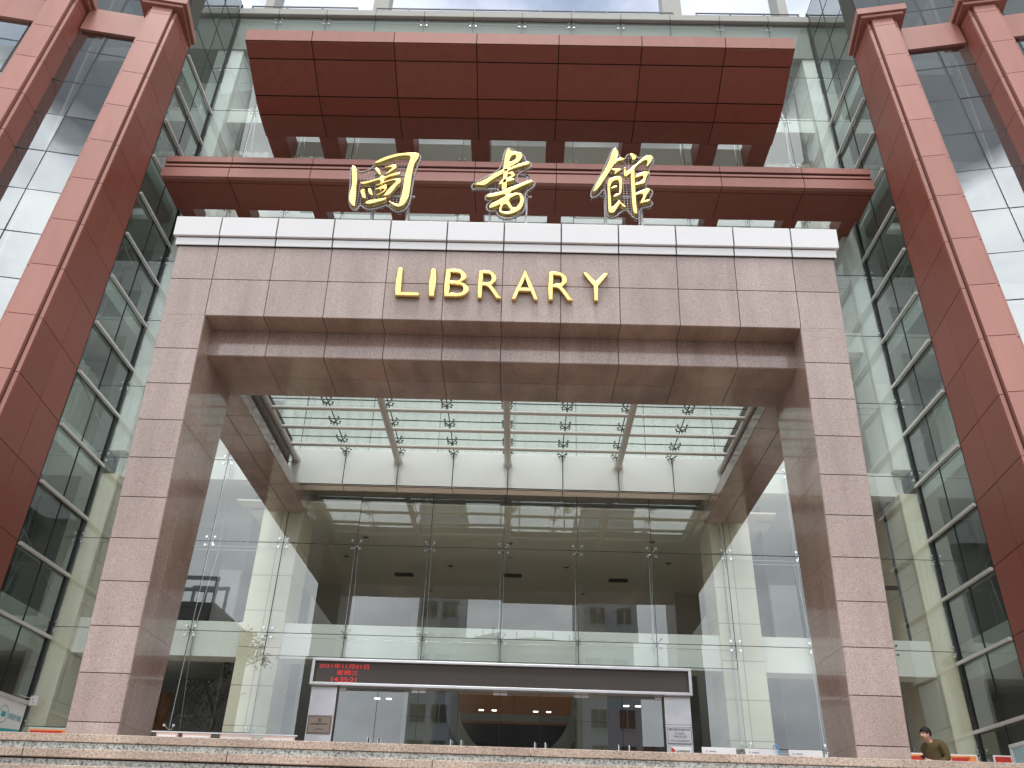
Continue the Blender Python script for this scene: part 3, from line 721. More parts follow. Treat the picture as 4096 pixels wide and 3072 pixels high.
# wood panelled rooms at the ends of the ground floor, dark rooms above
for sg in (-1,1):
    a,b=sorted((sg*5.9,sg*8.2)); mb=MB(); mb.box(a,b,10.4,10.5,0,3.15); mb.build('partition_wall',[M['dark_wall']],lib)
    a,b=sorted((sg*8.2,sg*9.72)); mb=MB()
    mb.panels((a,12.2,0),(b,12.2,0),(a,12.2,3.1),(b,12.2,3.1),[0,.33,.66,1],[0,1],.012,.01,0,1); mb.build('wood_wall',[M['wood'],M['black']],lib)
    mb=MB(); mb.box(a,b,11.6,11.7,3.95,7.6,0); mb.build('partition_wall',[M['dark_wall']],lib)
    mb=MB(); mb.box(a+.3,a+.36,8.6,8.72,3.95,7.5); mb.box(a+1.5,a+1.56,8.6,8.72,3.95,7.5); mb.box(a,b,8.6,8.7,5.4,5.48); mb.build('window_frame',[M['black']],lib)
    mb=MB(); a2,b2=sorted((sg*6.55,sg*6.6)); mb.box(a2,b2,8.9,16,0,7.6); mb.build('partition_wall',[M['dark_wall']],lib)
    # dark wing interior seen through the side glass
    mb=MB(); a,b=sorted((sg*13.2,sg*13.3)); mb.box(a,b,5.4,12,0,24); a,b=sorted((sg*10.3,sg*13.3)); mb.box(a,b,9.3,9.4,0,24); mb.build('partition_wall',[M['grey_wall']],lib)
    mb=MB()
    for z0 in (.1,3.95,8.15,12.45,16.72):   # steel stair-like frames behind the side glass
        if z0>5 and z0<12: continue
        for yy in (5.75,6.9):
            a=sg*11.2; mb.box(min(a,a+sg*.05),max(a,a+sg*.05),yy,yy+.09,z0,z0+3.2)
        for k in range(6): a=sg*11.2; mb.box(min(a,a+sg*.04),max(a,a+sg*.04),5.8,6.95,z0+1.0+.28*k,z0+1.03+.28*k)
    mb.build('inner_railing',[M['dark_steel']],lib)
    mb=MB()
    for z0 in (5.8,9.98,14.2,18.4): mb.tube((sg*10.3,5.4,z0-1.6),(sg*11.4,7.3,z0+.4),.03,6); mb.tube((sg*10.3,7.3,z0-1.4),(sg*11.2,5.6,z0+.5),.025,6)
    mb.build('brace_rod',[M['grey_steel']],lib)
def curtain(x0,x1,y,z0,z1,amp=.05,per=.34,axis='x'):
    n=max(8,int((x1-x0)/per*8)); vs=[]; fs=[]
    for i in range(n+1):
        u=x0+(x1-x0)*i/n; ph=2*PI*u/per+1.3*math.sin(u*1.7)
        for k,z in enumerate((z0,(z0+z1)/2,z1)):
            d=amp*(1-.35*k/2)*math.sin(ph)+.02*math.sin(u*2.3+k)
            vs.append((u,y+d,z) if axis=='x' else (y+d,u,z))
    for i in range(n):
        for k in range(2): a=i*3+k; fs.append((a,a+3,a+4,a+1))
    mb=MB(); mb.add(vs,fs,0,True); return mb.build('curtain',[M['curtain']],lib)
curtain(-6.4,.1,9.1,8.15,11.0); curtain(0.0,6.5,9.22,8.15,11.0)
curtain(6.75,8.95,8.6,8.15,10.75); curtain(-9.3,-7.6,8.9,8.15,10.6); curtain(-9.62,-8.3,8.4,16.8,19.6,.05,.3)
curtain(8.2,9.62,8.5,16.8,19.6,.05,.3); curtain(-7.7,-6.2,8.6,16.8,19.6)
for sg in (-1,1): curtain(5.5,8.6,sg*11.6,8.2,10.8,.06,.36,'y')
mb=MB(); mb.box(-9.7,9.7,12.9,13.0,8.15,23.7); mb.build('partition_wall',[M['white']],lib)
mb=MB(); mb.box(-9.7,9.7,9.45,9.55,10.75,11.9); mb.box(-9.7,9.7,10.4,10.5,12.4,16.1); mb.build('partition_wall',[M['white']],lib)
mb=MB()
for x in (-7.4,7.4,-8.3,8.6): mb.box(x-.03,x+.03,10.3,10.42,12.5,16); mb.box(x-.9,x+.9,10.3,10.4,12.5,15.2)
mb.build('dark_opening',[M['window_dark']],lib)
# lobby: ceiling with oval recess, downlights, vents, back wall with moon gate
mb=MB(); n=64; cxo,cyo,ax,ay=.1,14.7,4.2,3.3
el=[(cxo+ax*math.cos(2*PI*i/n),cyo+ay*math.sin(2*PI*i/n)) for i in range(n)]
def border(p):
    dx,dy=p[0]-cxo,p[1]-cyo; k=min((6.6 if dx>0 else 6.6)/max(1e-6,abs(dx)),(7.3 if dy>0 else 6.7)/max(1e-6,abs(dy))); return (cxo+dx*k,cyo+dy*k)
vs=[(x,y,6.9) for x,y in el]+[(*border(p),6.9) for p in el]+[(x,y,7.28) for x,y in el]
fs=[(i,n+i,n+(i+1)%n,(i+1)%n) for i in range(n)]+[(i,(i+1)%n,2*n+(i+1)%n,2*n+i) for i in range(n)]+[tuple(range(2*n,3*n))]
mb.add(vs,fs,0); mb.box(-6.6,6.6,7.6,8.06,6.86,6.9,0); mb.build('lobby_ceiling',[M['ceil']],lib)
vm=MB(); vm.box(-.3,.3,-.17,.17,-.02,0,0)
for k in range(7): vm.box(-.27,.27,-.15+.043*k,-.135+.043*k,-.03,-.021,1)
dm=MB(); dm.tube((0,0,-.03),(0,0,0),.09,14,0); dm.tube((0,0,-.034),(0,0,-.031),.065,14,1)
f1=f2=None
for x,y in ((-3.3,14.4),(.15,14.2),(3.5,14.4)):
    if f1 is None: f1=vm.build('ceiling_vent',[M['dark_wall'],M['black']],lib); o=f1
    else: o=f1.copy(); COL.objects.link(o); o.parent=lib
    o.location=(x,y,7.28)
for x,y,z in ((-1.75,13.4,7.28),(1.8,13.2,7.28),(.1,12.4,7.28),(-2.6,16.0,7.28),(2.5,15.9,7.28),(-4.6,11.6,6.9),(4.6,11.5,6.9),(-3.8,10.0,6.9),(3.9,9.8,6.9),(0.1,10.2,6.9)):
    if f2 is None: f2=dm.build('downlight',[M['grey_wall'],M['black']],lib); o=f2
    else: o=f2.copy(); COL.objects.link(o); o.parent=lib
    o.location=(x,y,z)
mb=MB(); gx,gz,ri,ro,yb=.3,4.6,2.05,2.5,20.0; n=72
ci=[(gx+ri*math.cos(2*PI*i/n),gz+ri*math.sin(2*PI*i/n)) for i in range(n)]
def bord2(p):
    dx,dz=p[0]-gx,p[1]-gz; k=min(6.6/max(1e-6,abs(dx)),(2.6 if dz>0 else gz)/max(1e-6,abs(dz))); return (gx+dx*k,gz+dz*k)
vs=[(x,yb,z) for x,z in ci]+[(bord2(p)[0],yb,bord2(p)[1]) for p in ci]
mb.add(vs,[(i,n+i,n+(i+1)%n,(i+1)%n)[::-1] for i in range(n)],0); mb.build('back_wall',[M['grey_wall']],lib)
mb=MB(); vs=[]
for r,y in ((ri,yb-.12),(ro,yb-.12),(ro,yb),(ri,yb+.5)): vs+= [(gx+r*math.cos(2*PI*i/n),y,gz+r*math.sin(2*PI*i/n)) for i in range(n)]
fs=[]
for k in range(4):
    for i in range(n): fs.append((k*n+i,k*n+(i+1)%n,((k+1)%4)*n+(i+1)%n,((k+1)%4)*n+i))
mb.add(vs,fs,0); mb.build('moon_gate',[M['white']],lib)
mb=MB(); mb.panels((-6,24,0),(6.5,24,0),(-6,24,7),(6.5,24,7),[0,.25,.5,.75,1],[0,.5,1],.02,.01,0,1); mb.build('wood_wall',[M['wood'],M['black']],lib)
mb=MB()
for k in range(9): mb.box(-2.2,2.8,22.2+.05*k,22.3+.05*k,2.2+.2*k,2.23+.2*k,0)
mb.box(-2.2,2.8,22.0,22.1,4.15,4.4,1); mb.box(-2.2,2.8,22.6,22.7,1.0,4.15,0); mb.build('reception_counter',[M['black'],M['white']],lib)
for sg in (-1,1):
    mb=MB(); a,b=sorted((sg*2.3,sg*3.3)); mb.panels((a,17,0),(b,17,0),(a,17,6.9),(b,17,6.9),[0,1],[i/8 for i in range(9)],.012,.01,0,1); mb.box(a,b,17.01,18,0,6.9,0); mb.build('column',[M['cream'],M['cream_joint']],lib)
    mb=MB(); a,b=sorted((sg*3.6,sg*5.2)); mb.box(a,b,19.8,19.9,0,2.5,0); mb.box(a,b,19.8,19.92,2.5,2.8,1); mb.box(a,b,19.7,19.8,2.9,4.3,2); mb.build('inner_doorway',[M['black'],M['white'],M['wood']],lib)
lm=MB(); lm.box(-.09,.09,-.05,.05,0,.03,0); lm.box(-.11,.11,-.07,.07,.031,.06,1); first=None
for x,y,z in ((-4.4,18.5,4.2),(-4.0,18.5,4.2),(-1.3,19.2,6.2),(-.6,19.2,6.2),(1.2,19.2,6.2),(1.9,19.2,6.2),(4.1,18.5,4.2),(4.5,18.5,4.2),(-1.0,22.6,4.6),(-.5,22.6,4.6),(1.1,22.6,4.6),(1.6,22.6,4.6)):
    if first is None: first=lm.build('ceiling_lamp',[M['lamp'],M['white_panel']],lib); o=first
    else: o=first.copy(); COL.objects.link(o); o.parent=lib
    o.location=(x,y,z)
mb=MB(); mb.quad((-9.9,7.45,.004),(9.9,7.45,.004),(9.9,24,.004),(-9.9,24,.004)); mb.build('lobby_floor',[M['floor_in']],lib)
# shell so that daylight only comes in through the glass
mb=MB(); mb.box(-9.9,9.9,24.2,24.4,0,25.2); mb.box(-18,-9.9,12,12.2,0,26); mb.box(9.9,18,12,12.2,0,26); mb.build('rear_wall',[M['grey_wall']],lib)
for sg in (-1,1):
    mb=MB(); a,b=sorted((sg*9.9,sg*10.0)); mb.box(a,b,9.42,24.2,0,25.2); mb.build('inner_side_wall',[M['white']],lib)
for a,b in ((-18,-10.2),(10.2,18)):
    mb=MB(); mb.box(a,b,5.4,12,25.9,26.1); mb.build('wing_roof',[M['concrete']],lib)
place(lib,(0,12,0))
# roof railings between the roof columns
for x0,x1,nm in ((-9.9,-6.05,'left'),(-5.35,5.45,'middle'),(6.3,9.98,'right')):
    t=thing('roof_railing','dark metal roof railing, the %s stretch between the roof columns'%nm,'railing',((x0+x1)/2,7.7,25.7),'roof railings')
    mb=MB(); 
    for z in (26.28,26.14,25.99): mb.box(x0,x1,7.68,7.72,z-.02,z+.02)
    mb.build('rail',[M['dark_steel']],t)
    n=max(2,int(round((x1-x0)/1.15))); pb=MB(); pb.box(-.025,.025,7.675,7.725,25.69,26.3); first=None
    for i in range(n+1):
        if first is None: first=pb.build('post',[M['dark_steel']],t); o=first
        else: o=first.copy(); COL.objects.link(o); o.parent=t
        o.location=(x0+(x1-x0)*i/n,0,0)
    place(t,t.location.copy())
# ------------------------------------------------------------------ gold characters on posts above the cornice
CH={"tu":[[[[-3.03,10.81],[-2.98,10.81],[-2.91,10.73],[-2.87,10.51],[-2.87,10.34],[-2.85,10.14],[-2.84,9.93],[-2.83,9.76],[-2.87,9.77],[-2.92,9.84],[-2.96,9.92],[-2.98,10.08],[-2.96,10.26],[-2.97,10.45],[-3.0,10.65]]],[[[-2.61,10.88],[-2.56,10.95],[-2.45,11.04],[-2.28,11.12],[-2.11,11.17],[-1.93,11.19],[-1.77,11.18],[-1.74,11.14],[-1.76,11.02],[-1.81,10.93],[-1.83,10.8],[-1.84,10.54],[-1.84,10.21],[-1.85,10.02],[-1.89,9.9],[-1.95,9.79],[-2.01,9.76],[-2.1,9.79],[-2.19,9.88],[-2.22,9.93],[-2.16,9.89],[-2.08,9.85],[-2.02,9.85],[-2.01,9.96],[-1.99,10.11],[-1.98,10.28],[-1.98,10.58],[-1.95,10.82],[-1.92,11.02],[-1.91,11.09],[-1.98,11.1],[-2.1,11.09],[-2.24,11.04],[-2.38,10.97],[-2.49,10.9],[-2.58,10.87]]],[[[-2.58,10.76],[-2.52,10.76],[-2.47,10.71],[-2.43,10.64],[-2.43,10.57],[-2.46,10.58],[-2.52,10.66]]],[[[-2.4,10.78],[-2.34,10.81],[-2.27,10.85],[-2.2,10.87],[-2.15,10.84],[-2.15,10.78],[-2.21,10.7],[-2.29,10.63],[-2.35,10.59],[-2.33,10.65],[-2.28,10.73],[-2.23,10.78],[-2.3,10.78],[-2.36,10.76]]],[[[-2.81,10.38],[-2.74,10.4],[-2.63,10.43],[-2.51,10.48],[-2.44,10.52],[-2.46,10.55],[-2.4,10.56],[-2.36,10.54],[-2.28,10.59],[-2.19,10.64],[-2.09,10.67],[-2.06,10.64],[-2.07,10.59],[-2.17,10.56],[-2.28,10.52],[-2.36,10.47],[-2.35,10.41],[-2.39,10.36],[-2.43,10.35],[-2.42,10.45],[-2.53,10.41],[-2.65,10.35],[-2.73,10.32],[-2.79,10.34]]],[[[-2.51,10.31],[-2.43,10.36],[-2.35,10.42],[-2.24,10.47],[-2.13,10.5],[-2.05,10.49],[-2.03,10.44],[-2.05,10.37],[-2.12,10.28],[-2.17,10.16],[-2.23,10.05],[-2.31,10.03],[-2.34,10.05],[-2.3,10.14],[-2.24,10.26],[-2.16,10.38],[-2.12,10.44],[-2.21,10.43],[-2.32,10.38],[-2.4,10.33],[-2.48,10.29]]],[[[-2.5,10.19],[-2.44,10.27],[-2.36,10.32],[-2.3,10.33],[-2.28,10.28],[-2.29,10.2],[-2.34,10.12],[-2.39,10.07],[-2.46,10.04],[-2.47,10.06],[-2.42,10.13],[-2.39,10.19],[-2.45,10.21],[-2.49,10.19]]],[[[-2.79,10.18],[-2.74,10.21],[-2.7,10.21],[-2.68,10.11],[-2.64,9.99],[-2.66,9.96],[-2.71,9.98],[-2.74,10.05]]],[[[-2.65,10.21],[-2.61,10.23],[-2.56,10.19],[-2.53,10.11],[-2.53,10.04],[-2.56,10.05],[-2.61,10.11]]],[[[-2.65,9.89],[-2.6,9.93],[-2.48,9.95],[-2.34,9.99],[-2.27,10.0],[-2.26,9.97],[-2.3,9.92],[-2.41,9.88],[-2.52,9.83],[-2.6,9.82],[-2.65,9.85]]]],"shu":[[[[-0.01,11.37],[0.05,11.3],[0.11,11.26],[0.2,11.26],[0.27,11.24],[0.27,11.13],[0.21,11.0],[0.12,10.91],[0.04,10.85],[0.01,10.77],[0.0,10.67],[-0.01,10.47],[-0.01,10.3],[-0.04,10.24],[-0.1,10.25],[-0.11,10.37],[-0.1,10.52],[-0.09,10.72],[-0.1,10.82],[-0.09,10.92],[-0.08,11.1],[-0.06,11.28]],[[0.02,11.0],[0.03,11.1],[0.07,11.15],[0.13,11.18],[0.15,11.13],[0.12,11.05],[0.06,11.0]]],[[[-0.65,10.37],[-0.56,10.43],[-0.42,10.52],[-0.28,10.66],[-0.15,10.75],[-0.08,10.81],[0.01,10.81],[0.12,10.89],[0.27,10.97],[0.38,11.01],[0.42,10.98],[0.39,10.92],[0.27,10.87],[0.12,10.81],[-0.0,10.73],[-0.1,10.66],[-0.24,10.55],[-0.34,10.45],[-0.43,10.35],[-0.54,10.35]]],[[[-0.0,10.7],[0.09,10.73],[0.14,10.7],[0.14,10.62],[0.07,10.56],[-0.01,10.52],[-0.01,10.57],[0.05,10.61],[0.07,10.66],[0.01,10.65]]],[[[-0.18,10.39],[-0.15,10.47],[-0.09,10.53],[-0.02,10.56],[0.09,10.56],[0.14,10.55],[0.12,10.5],[0.04,10.46],[-0.05,10.42],[-0.12,10.38]]],[[[-0.39,10.08],[-0.36,10.14],[-0.2,10.17],[-0.08,10.24],[0.03,10.31],[0.21,10.4],[0.35,10.48],[0.45,10.53],[0.49,10.5],[0.46,10.45],[0.3,10.36],[0.17,10.27],[0.07,10.21],[0.03,10.12],[-0.04,10.06],[-0.02,10.15],[-0.16,10.09],[-0.31,10.05],[-0.37,10.05]]],[[[-0.33,9.88],[-0.21,9.96],[-0.07,10.06],[-0.0,10.12],[0.1,10.17],[0.21,10.18],[0.29,10.17],[0.33,10.08],[0.32,9.94],[0.28,9.8],[0.2,9.7],[0.07,9.63],[-0.06,9.64],[-0.13,9.7],[-0.14,9.8],[-0.11,9.89],[-0.16,9.85],[-0.26,9.79],[-0.31,9.78]],[[-0.09,9.79],[-0.07,9.87],[-0.0,9.89],[0.05,9.82],[0.09,9.76],[0.06,9.72],[-0.01,9.7],[-0.07,9.72]],[[0.03,10.01],[0.11,10.07],[0.19,10.13],[0.25,10.11],[0.25,9.99],[0.2,9.87],[0.15,9.8],[0.11,9.85],[0.08,9.93]]]],"guan":[[[[2.08,11.43],[2.13,11.39],[2.14,11.26],[2.1,11.1],[2.02,10.92],[1.92,10.72],[1.82,10.52],[1.73,10.35],[1.65,10.25],[1.62,10.25],[1.64,10.34],[1.71,10.52],[1.81,10.72],[1.89,10.9],[1.95,11.08],[2.01,11.31]]],[[[2.1,11.12],[2.19,11.17],[2.28,11.13],[2.21,11.08],[2.11,11.05],[2.04,10.95],[2.05,11.03]]],[[[1.99,10.86],[2.07,10.86],[2.18,10.88],[2.18,10.83],[2.1,10.76],[2.03,10.69],[2.07,10.79],[2.0,10.81]]],[[[1.9,10.55],[1.99,10.62],[2.1,10.67],[2.18,10.67],[2.19,10.58],[2.18,10.41],[2.16,10.24],[2.14,10.2],[2.11,10.22],[2.12,10.38],[2.13,10.55],[2.06,10.55],[1.98,10.5],[1.95,10.38],[1.96,10.18],[1.96,9.99],[1.97,9.87],[2.0,9.9],[2.08,10.02],[2.12,10.07],[2.15,10.0],[2.23,9.93],[2.23,9.87],[2.18,9.87],[2.13,9.97],[2.07,9.87],[2.0,9.73],[1.94,9.71],[1.9,9.76],[1.9,10.08],[1.9,10.33]]],[[[1.96,10.36],[2.04,10.41],[2.09,10.43],[2.09,10.38],[2.02,10.34],[1.96,10.33]]],[[[1.99,10.13],[2.05,10.2],[2.11,10.23],[2.16,10.22],[2.08,10.14],[2.02,10.12]]],[[[2.34,11.27],[2.44,11.28],[2.49,11.23],[2.48,11.15],[2.43,11.09],[2.4,11.11],[2.4,11.19]]],[[[2.23,10.92],[2.27,10.88],[2.29,10.78],[2.38,10.91],[2.52,11.04],[2.64,11.2],[2.73,11.24],[2.8,11.24],[2.8,11.15],[2.74,11.02],[2.67,10.92],[2.66,10.95],[2.71,11.11],[2.63,11.09],[2.53,11.0],[2.46,10.92],[2.42,10.83],[2.28,10.66],[2.24,10.65],[2.22,10.75]]],[[[2.36,10.83],[2.43,10.9],[2.44,10.83],[2.43,10.59],[2.43,10.34],[2.43,10.05],[2.44,9.73],[2.4,9.71],[2.36,9.78],[2.35,10.05],[2.35,10.39],[2.35,10.66]]],[[[2.44,10.7],[2.56,10.78],[2.69,10.81],[2.72,10.78],[2.65,10.67],[2.61,10.49],[2.54,10.46],[2.42,10.42],[2.43,10.49],[2.55,10.53],[2.61,10.69],[2.52,10.66],[2.43,10.61]]],[[[2.42,10.23],[2.54,10.31],[2.67,10.37],[2.72,10.35],[2.69,10.3],[2.62,10.18],[2.58,10.05],[2.7,10.09],[2.7,10.05],[2.59,10.0],[2.5,9.97],[2.49,10.0],[2.54,10.1],[2.58,10.2],[2.5,10.21],[2.42,10.17]]]]}
CL={"tu":[[-3.04,10.71],[-3.0,10.33],[-2.99,10.03],[-2.94,9.82],[-2.86,9.7],[-2.79,9.73],[-2.76,9.86],[-2.65,9.76],[-2.55,9.73],[-2.37,9.79],[-2.25,9.87],[-2.14,9.74],[-2.01,9.68],[-1.89,9.75],[-1.82,9.92],[-1.81,10.29],[-1.8,10.6],[-1.76,10.88],[-1.71,11.09],[-1.75,11.2],[-1.93,11.21],[-2.14,11.19],[-2.37,11.11],[-2.56,10.98],[-2.61,10.86],[-2.66,10.77],[-2.85,10.67],[-2.92,10.77],[-3.04,10.82]],"shu":[[-0.67,10.3],[-0.69,10.41],[-0.49,10.57],[-0.28,10.71],[-0.13,10.89],[-0.1,11.25],[-0.03,11.43],[0.07,11.38],[0.15,11.29],[0.32,11.21],[0.32,11.08],[0.45,11.02],[0.45,10.9],[0.22,10.75],[0.17,10.66],[0.19,10.45],[0.44,10.56],[0.53,10.5],[0.51,10.4],[0.35,10.26],[0.34,10.04],[0.36,9.85],[0.29,9.72],[0.12,9.59],[-0.06,9.57],[-0.16,9.66],[-0.18,9.77],[-0.3,9.74],[-0.38,9.81],[-0.37,9.93],[-0.27,10.02],[-0.4,10.02],[-0.41,10.11],[-0.37,10.18],[-0.2,10.22],[-0.14,10.32],[-0.43,10.31],[-0.57,10.29]],"guan":[[1.6,10.14],[1.58,10.22],[1.63,10.39],[1.81,10.79],[1.93,11.13],[2.04,11.47],[2.13,11.45],[2.16,11.21],[2.28,11.17],[2.3,11.28],[2.38,11.31],[2.49,11.28],[2.54,11.18],[2.68,11.26],[2.82,11.25],[2.83,11.12],[2.71,10.87],[2.73,10.77],[2.65,10.57],[2.63,10.41],[2.75,10.37],[2.76,10.28],[2.67,10.1],[2.75,10.05],[2.71,9.95],[2.48,9.89],[2.49,9.63],[2.38,9.65],[2.31,9.76],[2.25,9.86],[2.14,9.81],[2.05,9.69],[1.93,9.65],[1.86,9.74],[1.87,10.18],[1.85,10.4],[1.72,10.19]]}
YC=.3
FEET={'tu':(-2.53,-1.86),'shu':(-.31,.37),'guan':(1.86,2.54)}
def inside(p,poly):
    x,z=p; c=False; n=len(poly)
    for i in range(n):
        x1,z1=poly[i]; x2,z2=poly[(i+1)%n]
        if (z1>z)!=(z2>z) and x<(x2-x1)*(z-z1)/(z2-z1)+x1: c=not c
    return c
for key,lab in (('tu','gold brush-script character, leftmost of the three above the cornice'),('shu','gold brush-script character in the middle above the cornice'),('guan','gold brush-script character, rightmost of the three above the cornice')):
    t=thing('sign_character',lab,'sign character',((FEET[key][0]+FEET[key][1])/2,YC,9.0),'gold characters on posts above the cornice')
    mb=curve_poly_mesh(CH[key],.03,.022); o=mb.build('gold_character',[M['gold']],t); o.location=(0,YC-.05,0)
    out=CL[key]
    # wire mesh behind the strokes
    mb=MB(); xs=[p[0] for p in out]; zs_=[p[1] for p in out]; st=.062
    k=int((max(xs)-min(xs))/st)
    for i in range(k+1):
        x=min(xs)+.02+i*st; seg=None; z=min(zs_)
        while z<max(zs_)+.03:
            ins=inside((x,z),out)
            if ins and seg is None: seg=z
            if (not ins) and seg is not None: mb.box(x-.0035,x+.0035,YC+.02,YC+.027,seg,z); seg=None
            z+=.02
    k=int((max(zs_)-min(zs_))/st)
    for i in range(k+1):
        z=min(zs_)+.02+i*st; seg=None; x=min(xs)
        while x<max(xs)+.03:
            ins=inside((x,z),out)
            if ins and seg is None: seg=x
            if (not ins) and seg is not None: mb.box(seg,x,YC+.027,YC+.034,z-.0035,z+.0035); seg=None
            x+=.02
    zc=(max(zs_)+min(zs_))/2
    mb.box(FEET[key][0]-.1,FEET[key][1]+.1,YC+.04,YC+.08,zc-.3,zc-.26); mb.box(FEET[key][0]-.05,FEET[key][1]+.05,YC+.04,YC+.08,zc+.25,zc+.29)
    mb.build('wire_mesh',[M['grey_steel']],t)
    for x in FEET[key]:
        mb=MB(); mb.box(x-.022,x+.022,YC+.04,YC+.085,8.41,zc+.3); mb.tube((x,YC+.5,8.41),(x,YC+.08,zc-.1),.012,5); mb.build('post',[M['grey_steel']],t)
    # string of small lamps (unlit) round the outline
    ring=out
    for _ in range(1): ring=[q for i in range(len(ring)) for q in ((.75*ring[i][0]+.25*ring[(i+1)%len(ring)][0],.75*ring[i][1]+.25*ring[(i+1)%len(ring)][1]),(.25*ring[i][0]+.75*ring[(i+1)%len(ring)][0],.25*ring[i][1]+.75*ring[(i+1)%len(ring)][1]))]
    mb=MB(); pts=[Vector((x,YC-.02,z)) for x,z in ring]; pts.append(pts[0])
    mb.path(pts,.008,5,0); acc=0
    for a,b in zip(pts[:-1],pts[1:]):
        L_=(b-a).length; d=acc
        while d<L_:
            p=a+(b-a)*(d/L_); mb.box(p.x-.012,p.x+.012,p.y-.03,p.y+.005,p.z-.012,p.z+.012,1); d+=.042
        acc=d-L_
    mb.build('lamp_string',[M['dark_steel'],M['grey_steel']],t)
    place(t,t.location.copy())
# gold capital letters on the lintel
MP=Matrix(((1,0,0,0),(0,-ST,-CT,0),(0,CT,-ST,LB),(0,0,0,1)))   # (x, s, out) -> world
for ch,xc,s0,s1,wd,lab in (('L',-1.605,.402,.957,.41,'gold capital letter L, first of the word on the lintel'),('I',-1.185,.402,.945,.112,'gold capital letter I, second letter of the word on the lintel'),('B',-.77,.402,.955,.42,'gold capital letter B on the lintel'),('R',-.205,.388,.943,.41,'gold capital letter R right after the B on the lintel'),('A',.39,.377,.932,.45,'gold capital letter A on the lintel'),('R',.995,.38,.942,.42,'gold capital letter R between the A and the Y on the lintel'),('Y',1.59,.385,.935,.45,'gold capital letter Y, last of the word on the lintel')):
    o=text_obj('sign_letter',ch,.76,M['gold'],Matrix.Identity(4),None,.034,.012,'CENTER',(wd,s1-s0))
    o.matrix_world=MP @ Matrix.Translation((xc,(s0+s1)/2,.065))
    tag(o,lab,'letter','gold letters on the granite lintel')
# ------------------------------------------------------------------ electronic display over the doors
t=thing('led_display','long black electronic display with a steel frame and red figures over the doors','display',(.05,7.2,2.5))
mb=MB(); mb.box(-3.98,4.08,7.19,7.44,2.555,3.0,0); mb.build('screen',[M['led_screen']],t)
mb=MB()
for a,b,c,d in ((-4.05,4.14,2.50,2.56),(-4.05,4.14,3.0,3.055),(-4.05,-3.985,2.561,2.999),(4.075,4.14,2.561,2.999)): mb.bbox(a,b,7.12,7.45,c,d,.008)
mb.build('frame',[M['brushed']],t)
for txt,z,x0,wd in (('2021年11月01日',2.91,-3.36,1.08),('星期三',2.775,-3.27,.46),('14:35:21',2.63,-3.33,.54)):
    me=text_obj('red_text',txt,.13,M['led'],Matrix.Identity(4),t,.002,0,'CENTER',(wd,.10)); me.data.transform(upright(x0,7.186,z))
place(t,(.05,7.2,2.5))
# ------------------------------------------------------------------ glass doors under the display
hx=[-3.45,-2.6,-1.72,-.85,.04,.91,1.79,2.66,3.52]
for i in range(8):
    a,b=hx[i],hx[i+1]; hinge=a if i%2==0 else b
    nm=['farthest left','second from left','third from left','fourth, left of the middle','fifth, right of the middle','sixth from left','seventh from left','farthest right'][i]
    t=thing('glass_door','frameless glass door leaf with steel handle under the display, %s'%nm,'door',((a+b)/2,7.42,0),'glass door leaves under the display')
    mb=MB(); mb.quad((a+.006,7.42,.01),(b-.006,7.42,.01),(b-.006,7.42,2.49),(a+.006,7.42,2.49)); mb.build('glass_pane',[M['door_glass']],t)
    mb=MB()
    for s in (a,b): mb.box(s-.004 if s==b else s+.0,s+.004 if s==a else s,7.416,7.426,.01,2.49)
    mb.build('edge',[M['rubber']],t)
    mb=MB(); q=(hinge+.006,hinge+.15) if i%2==0 else (hinge-.15,hinge-.006)
    mb.bbox(q[0],q[1],7.39,7.45,2.44,2.495,.004); mb.build('patch_fitting',[M['brushed']],t)
    hxx=(b-.11) if i%2==0 else (a+.11)
    mb=MB(); mb.tube((hxx,7.34,.85),(hxx,7.34,1.52),.016,10); mb.tube((hxx+.03,7.50,.85),(hxx+.03,7.50,1.52),.016,10)
    for z in (1.0,1.4): mb.tube((hxx,7.34,z),(hxx+.015,7.50,z),.01,6)
    mb.build('handle',[M['steel']],t); place(t,t.location.copy())
# fixed lobby panes left and right of the doors
for a,b,nm in ((-5.25,-4.05,'left'),(4.1,5.25,'right')):
    o=MB(); o.quad((a,7.46,.02),(b,7.46,.02),(b,7.46,3.15),(a,7.46,3.15)); tag(o.build('fixed_glass_pane',[M['door_glass']]),'fixed glass pane between the tiled column and the %s steel door panel'%nm,'glass pane')
for a,b,nm in ((-4.02,-3.47,'left'),(3.55,4.1,'right')):
    t=thing('steel_panel','brushed steel door-side panel at the %s end of the doors'%nm,'panel',((a+b)/2,7.3,0))
    mb=MB(); mb.bbox(a,b,7.28,7.46,0,2.495,.006); mb.build('sheet',[M['brushed']],t)
    mb=MB(); mb.box(a+.004,b-.004,7.276,7.281,1.905 if a<0 else 1.935,1.912 if a<0 else 1.94); mb.build('seam',[M['rubber']],t); place(t,t.location.copy())
t=thing('bronze_plaque','bronze plaque with a round emblem on the left steel door panel','plaque',(-3.745,7.26,1.7))
mb=MB(); mb.bbox(-4.0,-3.49,7.255,7.275,1.54,1.90,.005); mb.build('plate',[M['bronze']],t)
mb=MB(); 
for q in ((-3.98,-3.51,1.875,1.882),(-3.98,-3.51,1.558,1.565),(-3.98,-3.973,1.565,1.875),(-3.517,-3.51,1.565,1.875)): mb.box(q[0],q[1],7.251,7.256,q[2],q[3])
mb.build('border',[M['ink']],t)
mb=MB(); mb.tube((-3.745,7.25,1.815),(-3.745,7.256,1.815),.036,20,0); mb.tube((-3.745,7.247,1.815),(-3.745,7.251,1.815),.026,20,1); mb.tube((-3.745,7.244,1.815),(-3.745,7.248,1.815),.014,12,0); mb.build('emblem',[M['ink'],M['bronze']],t)
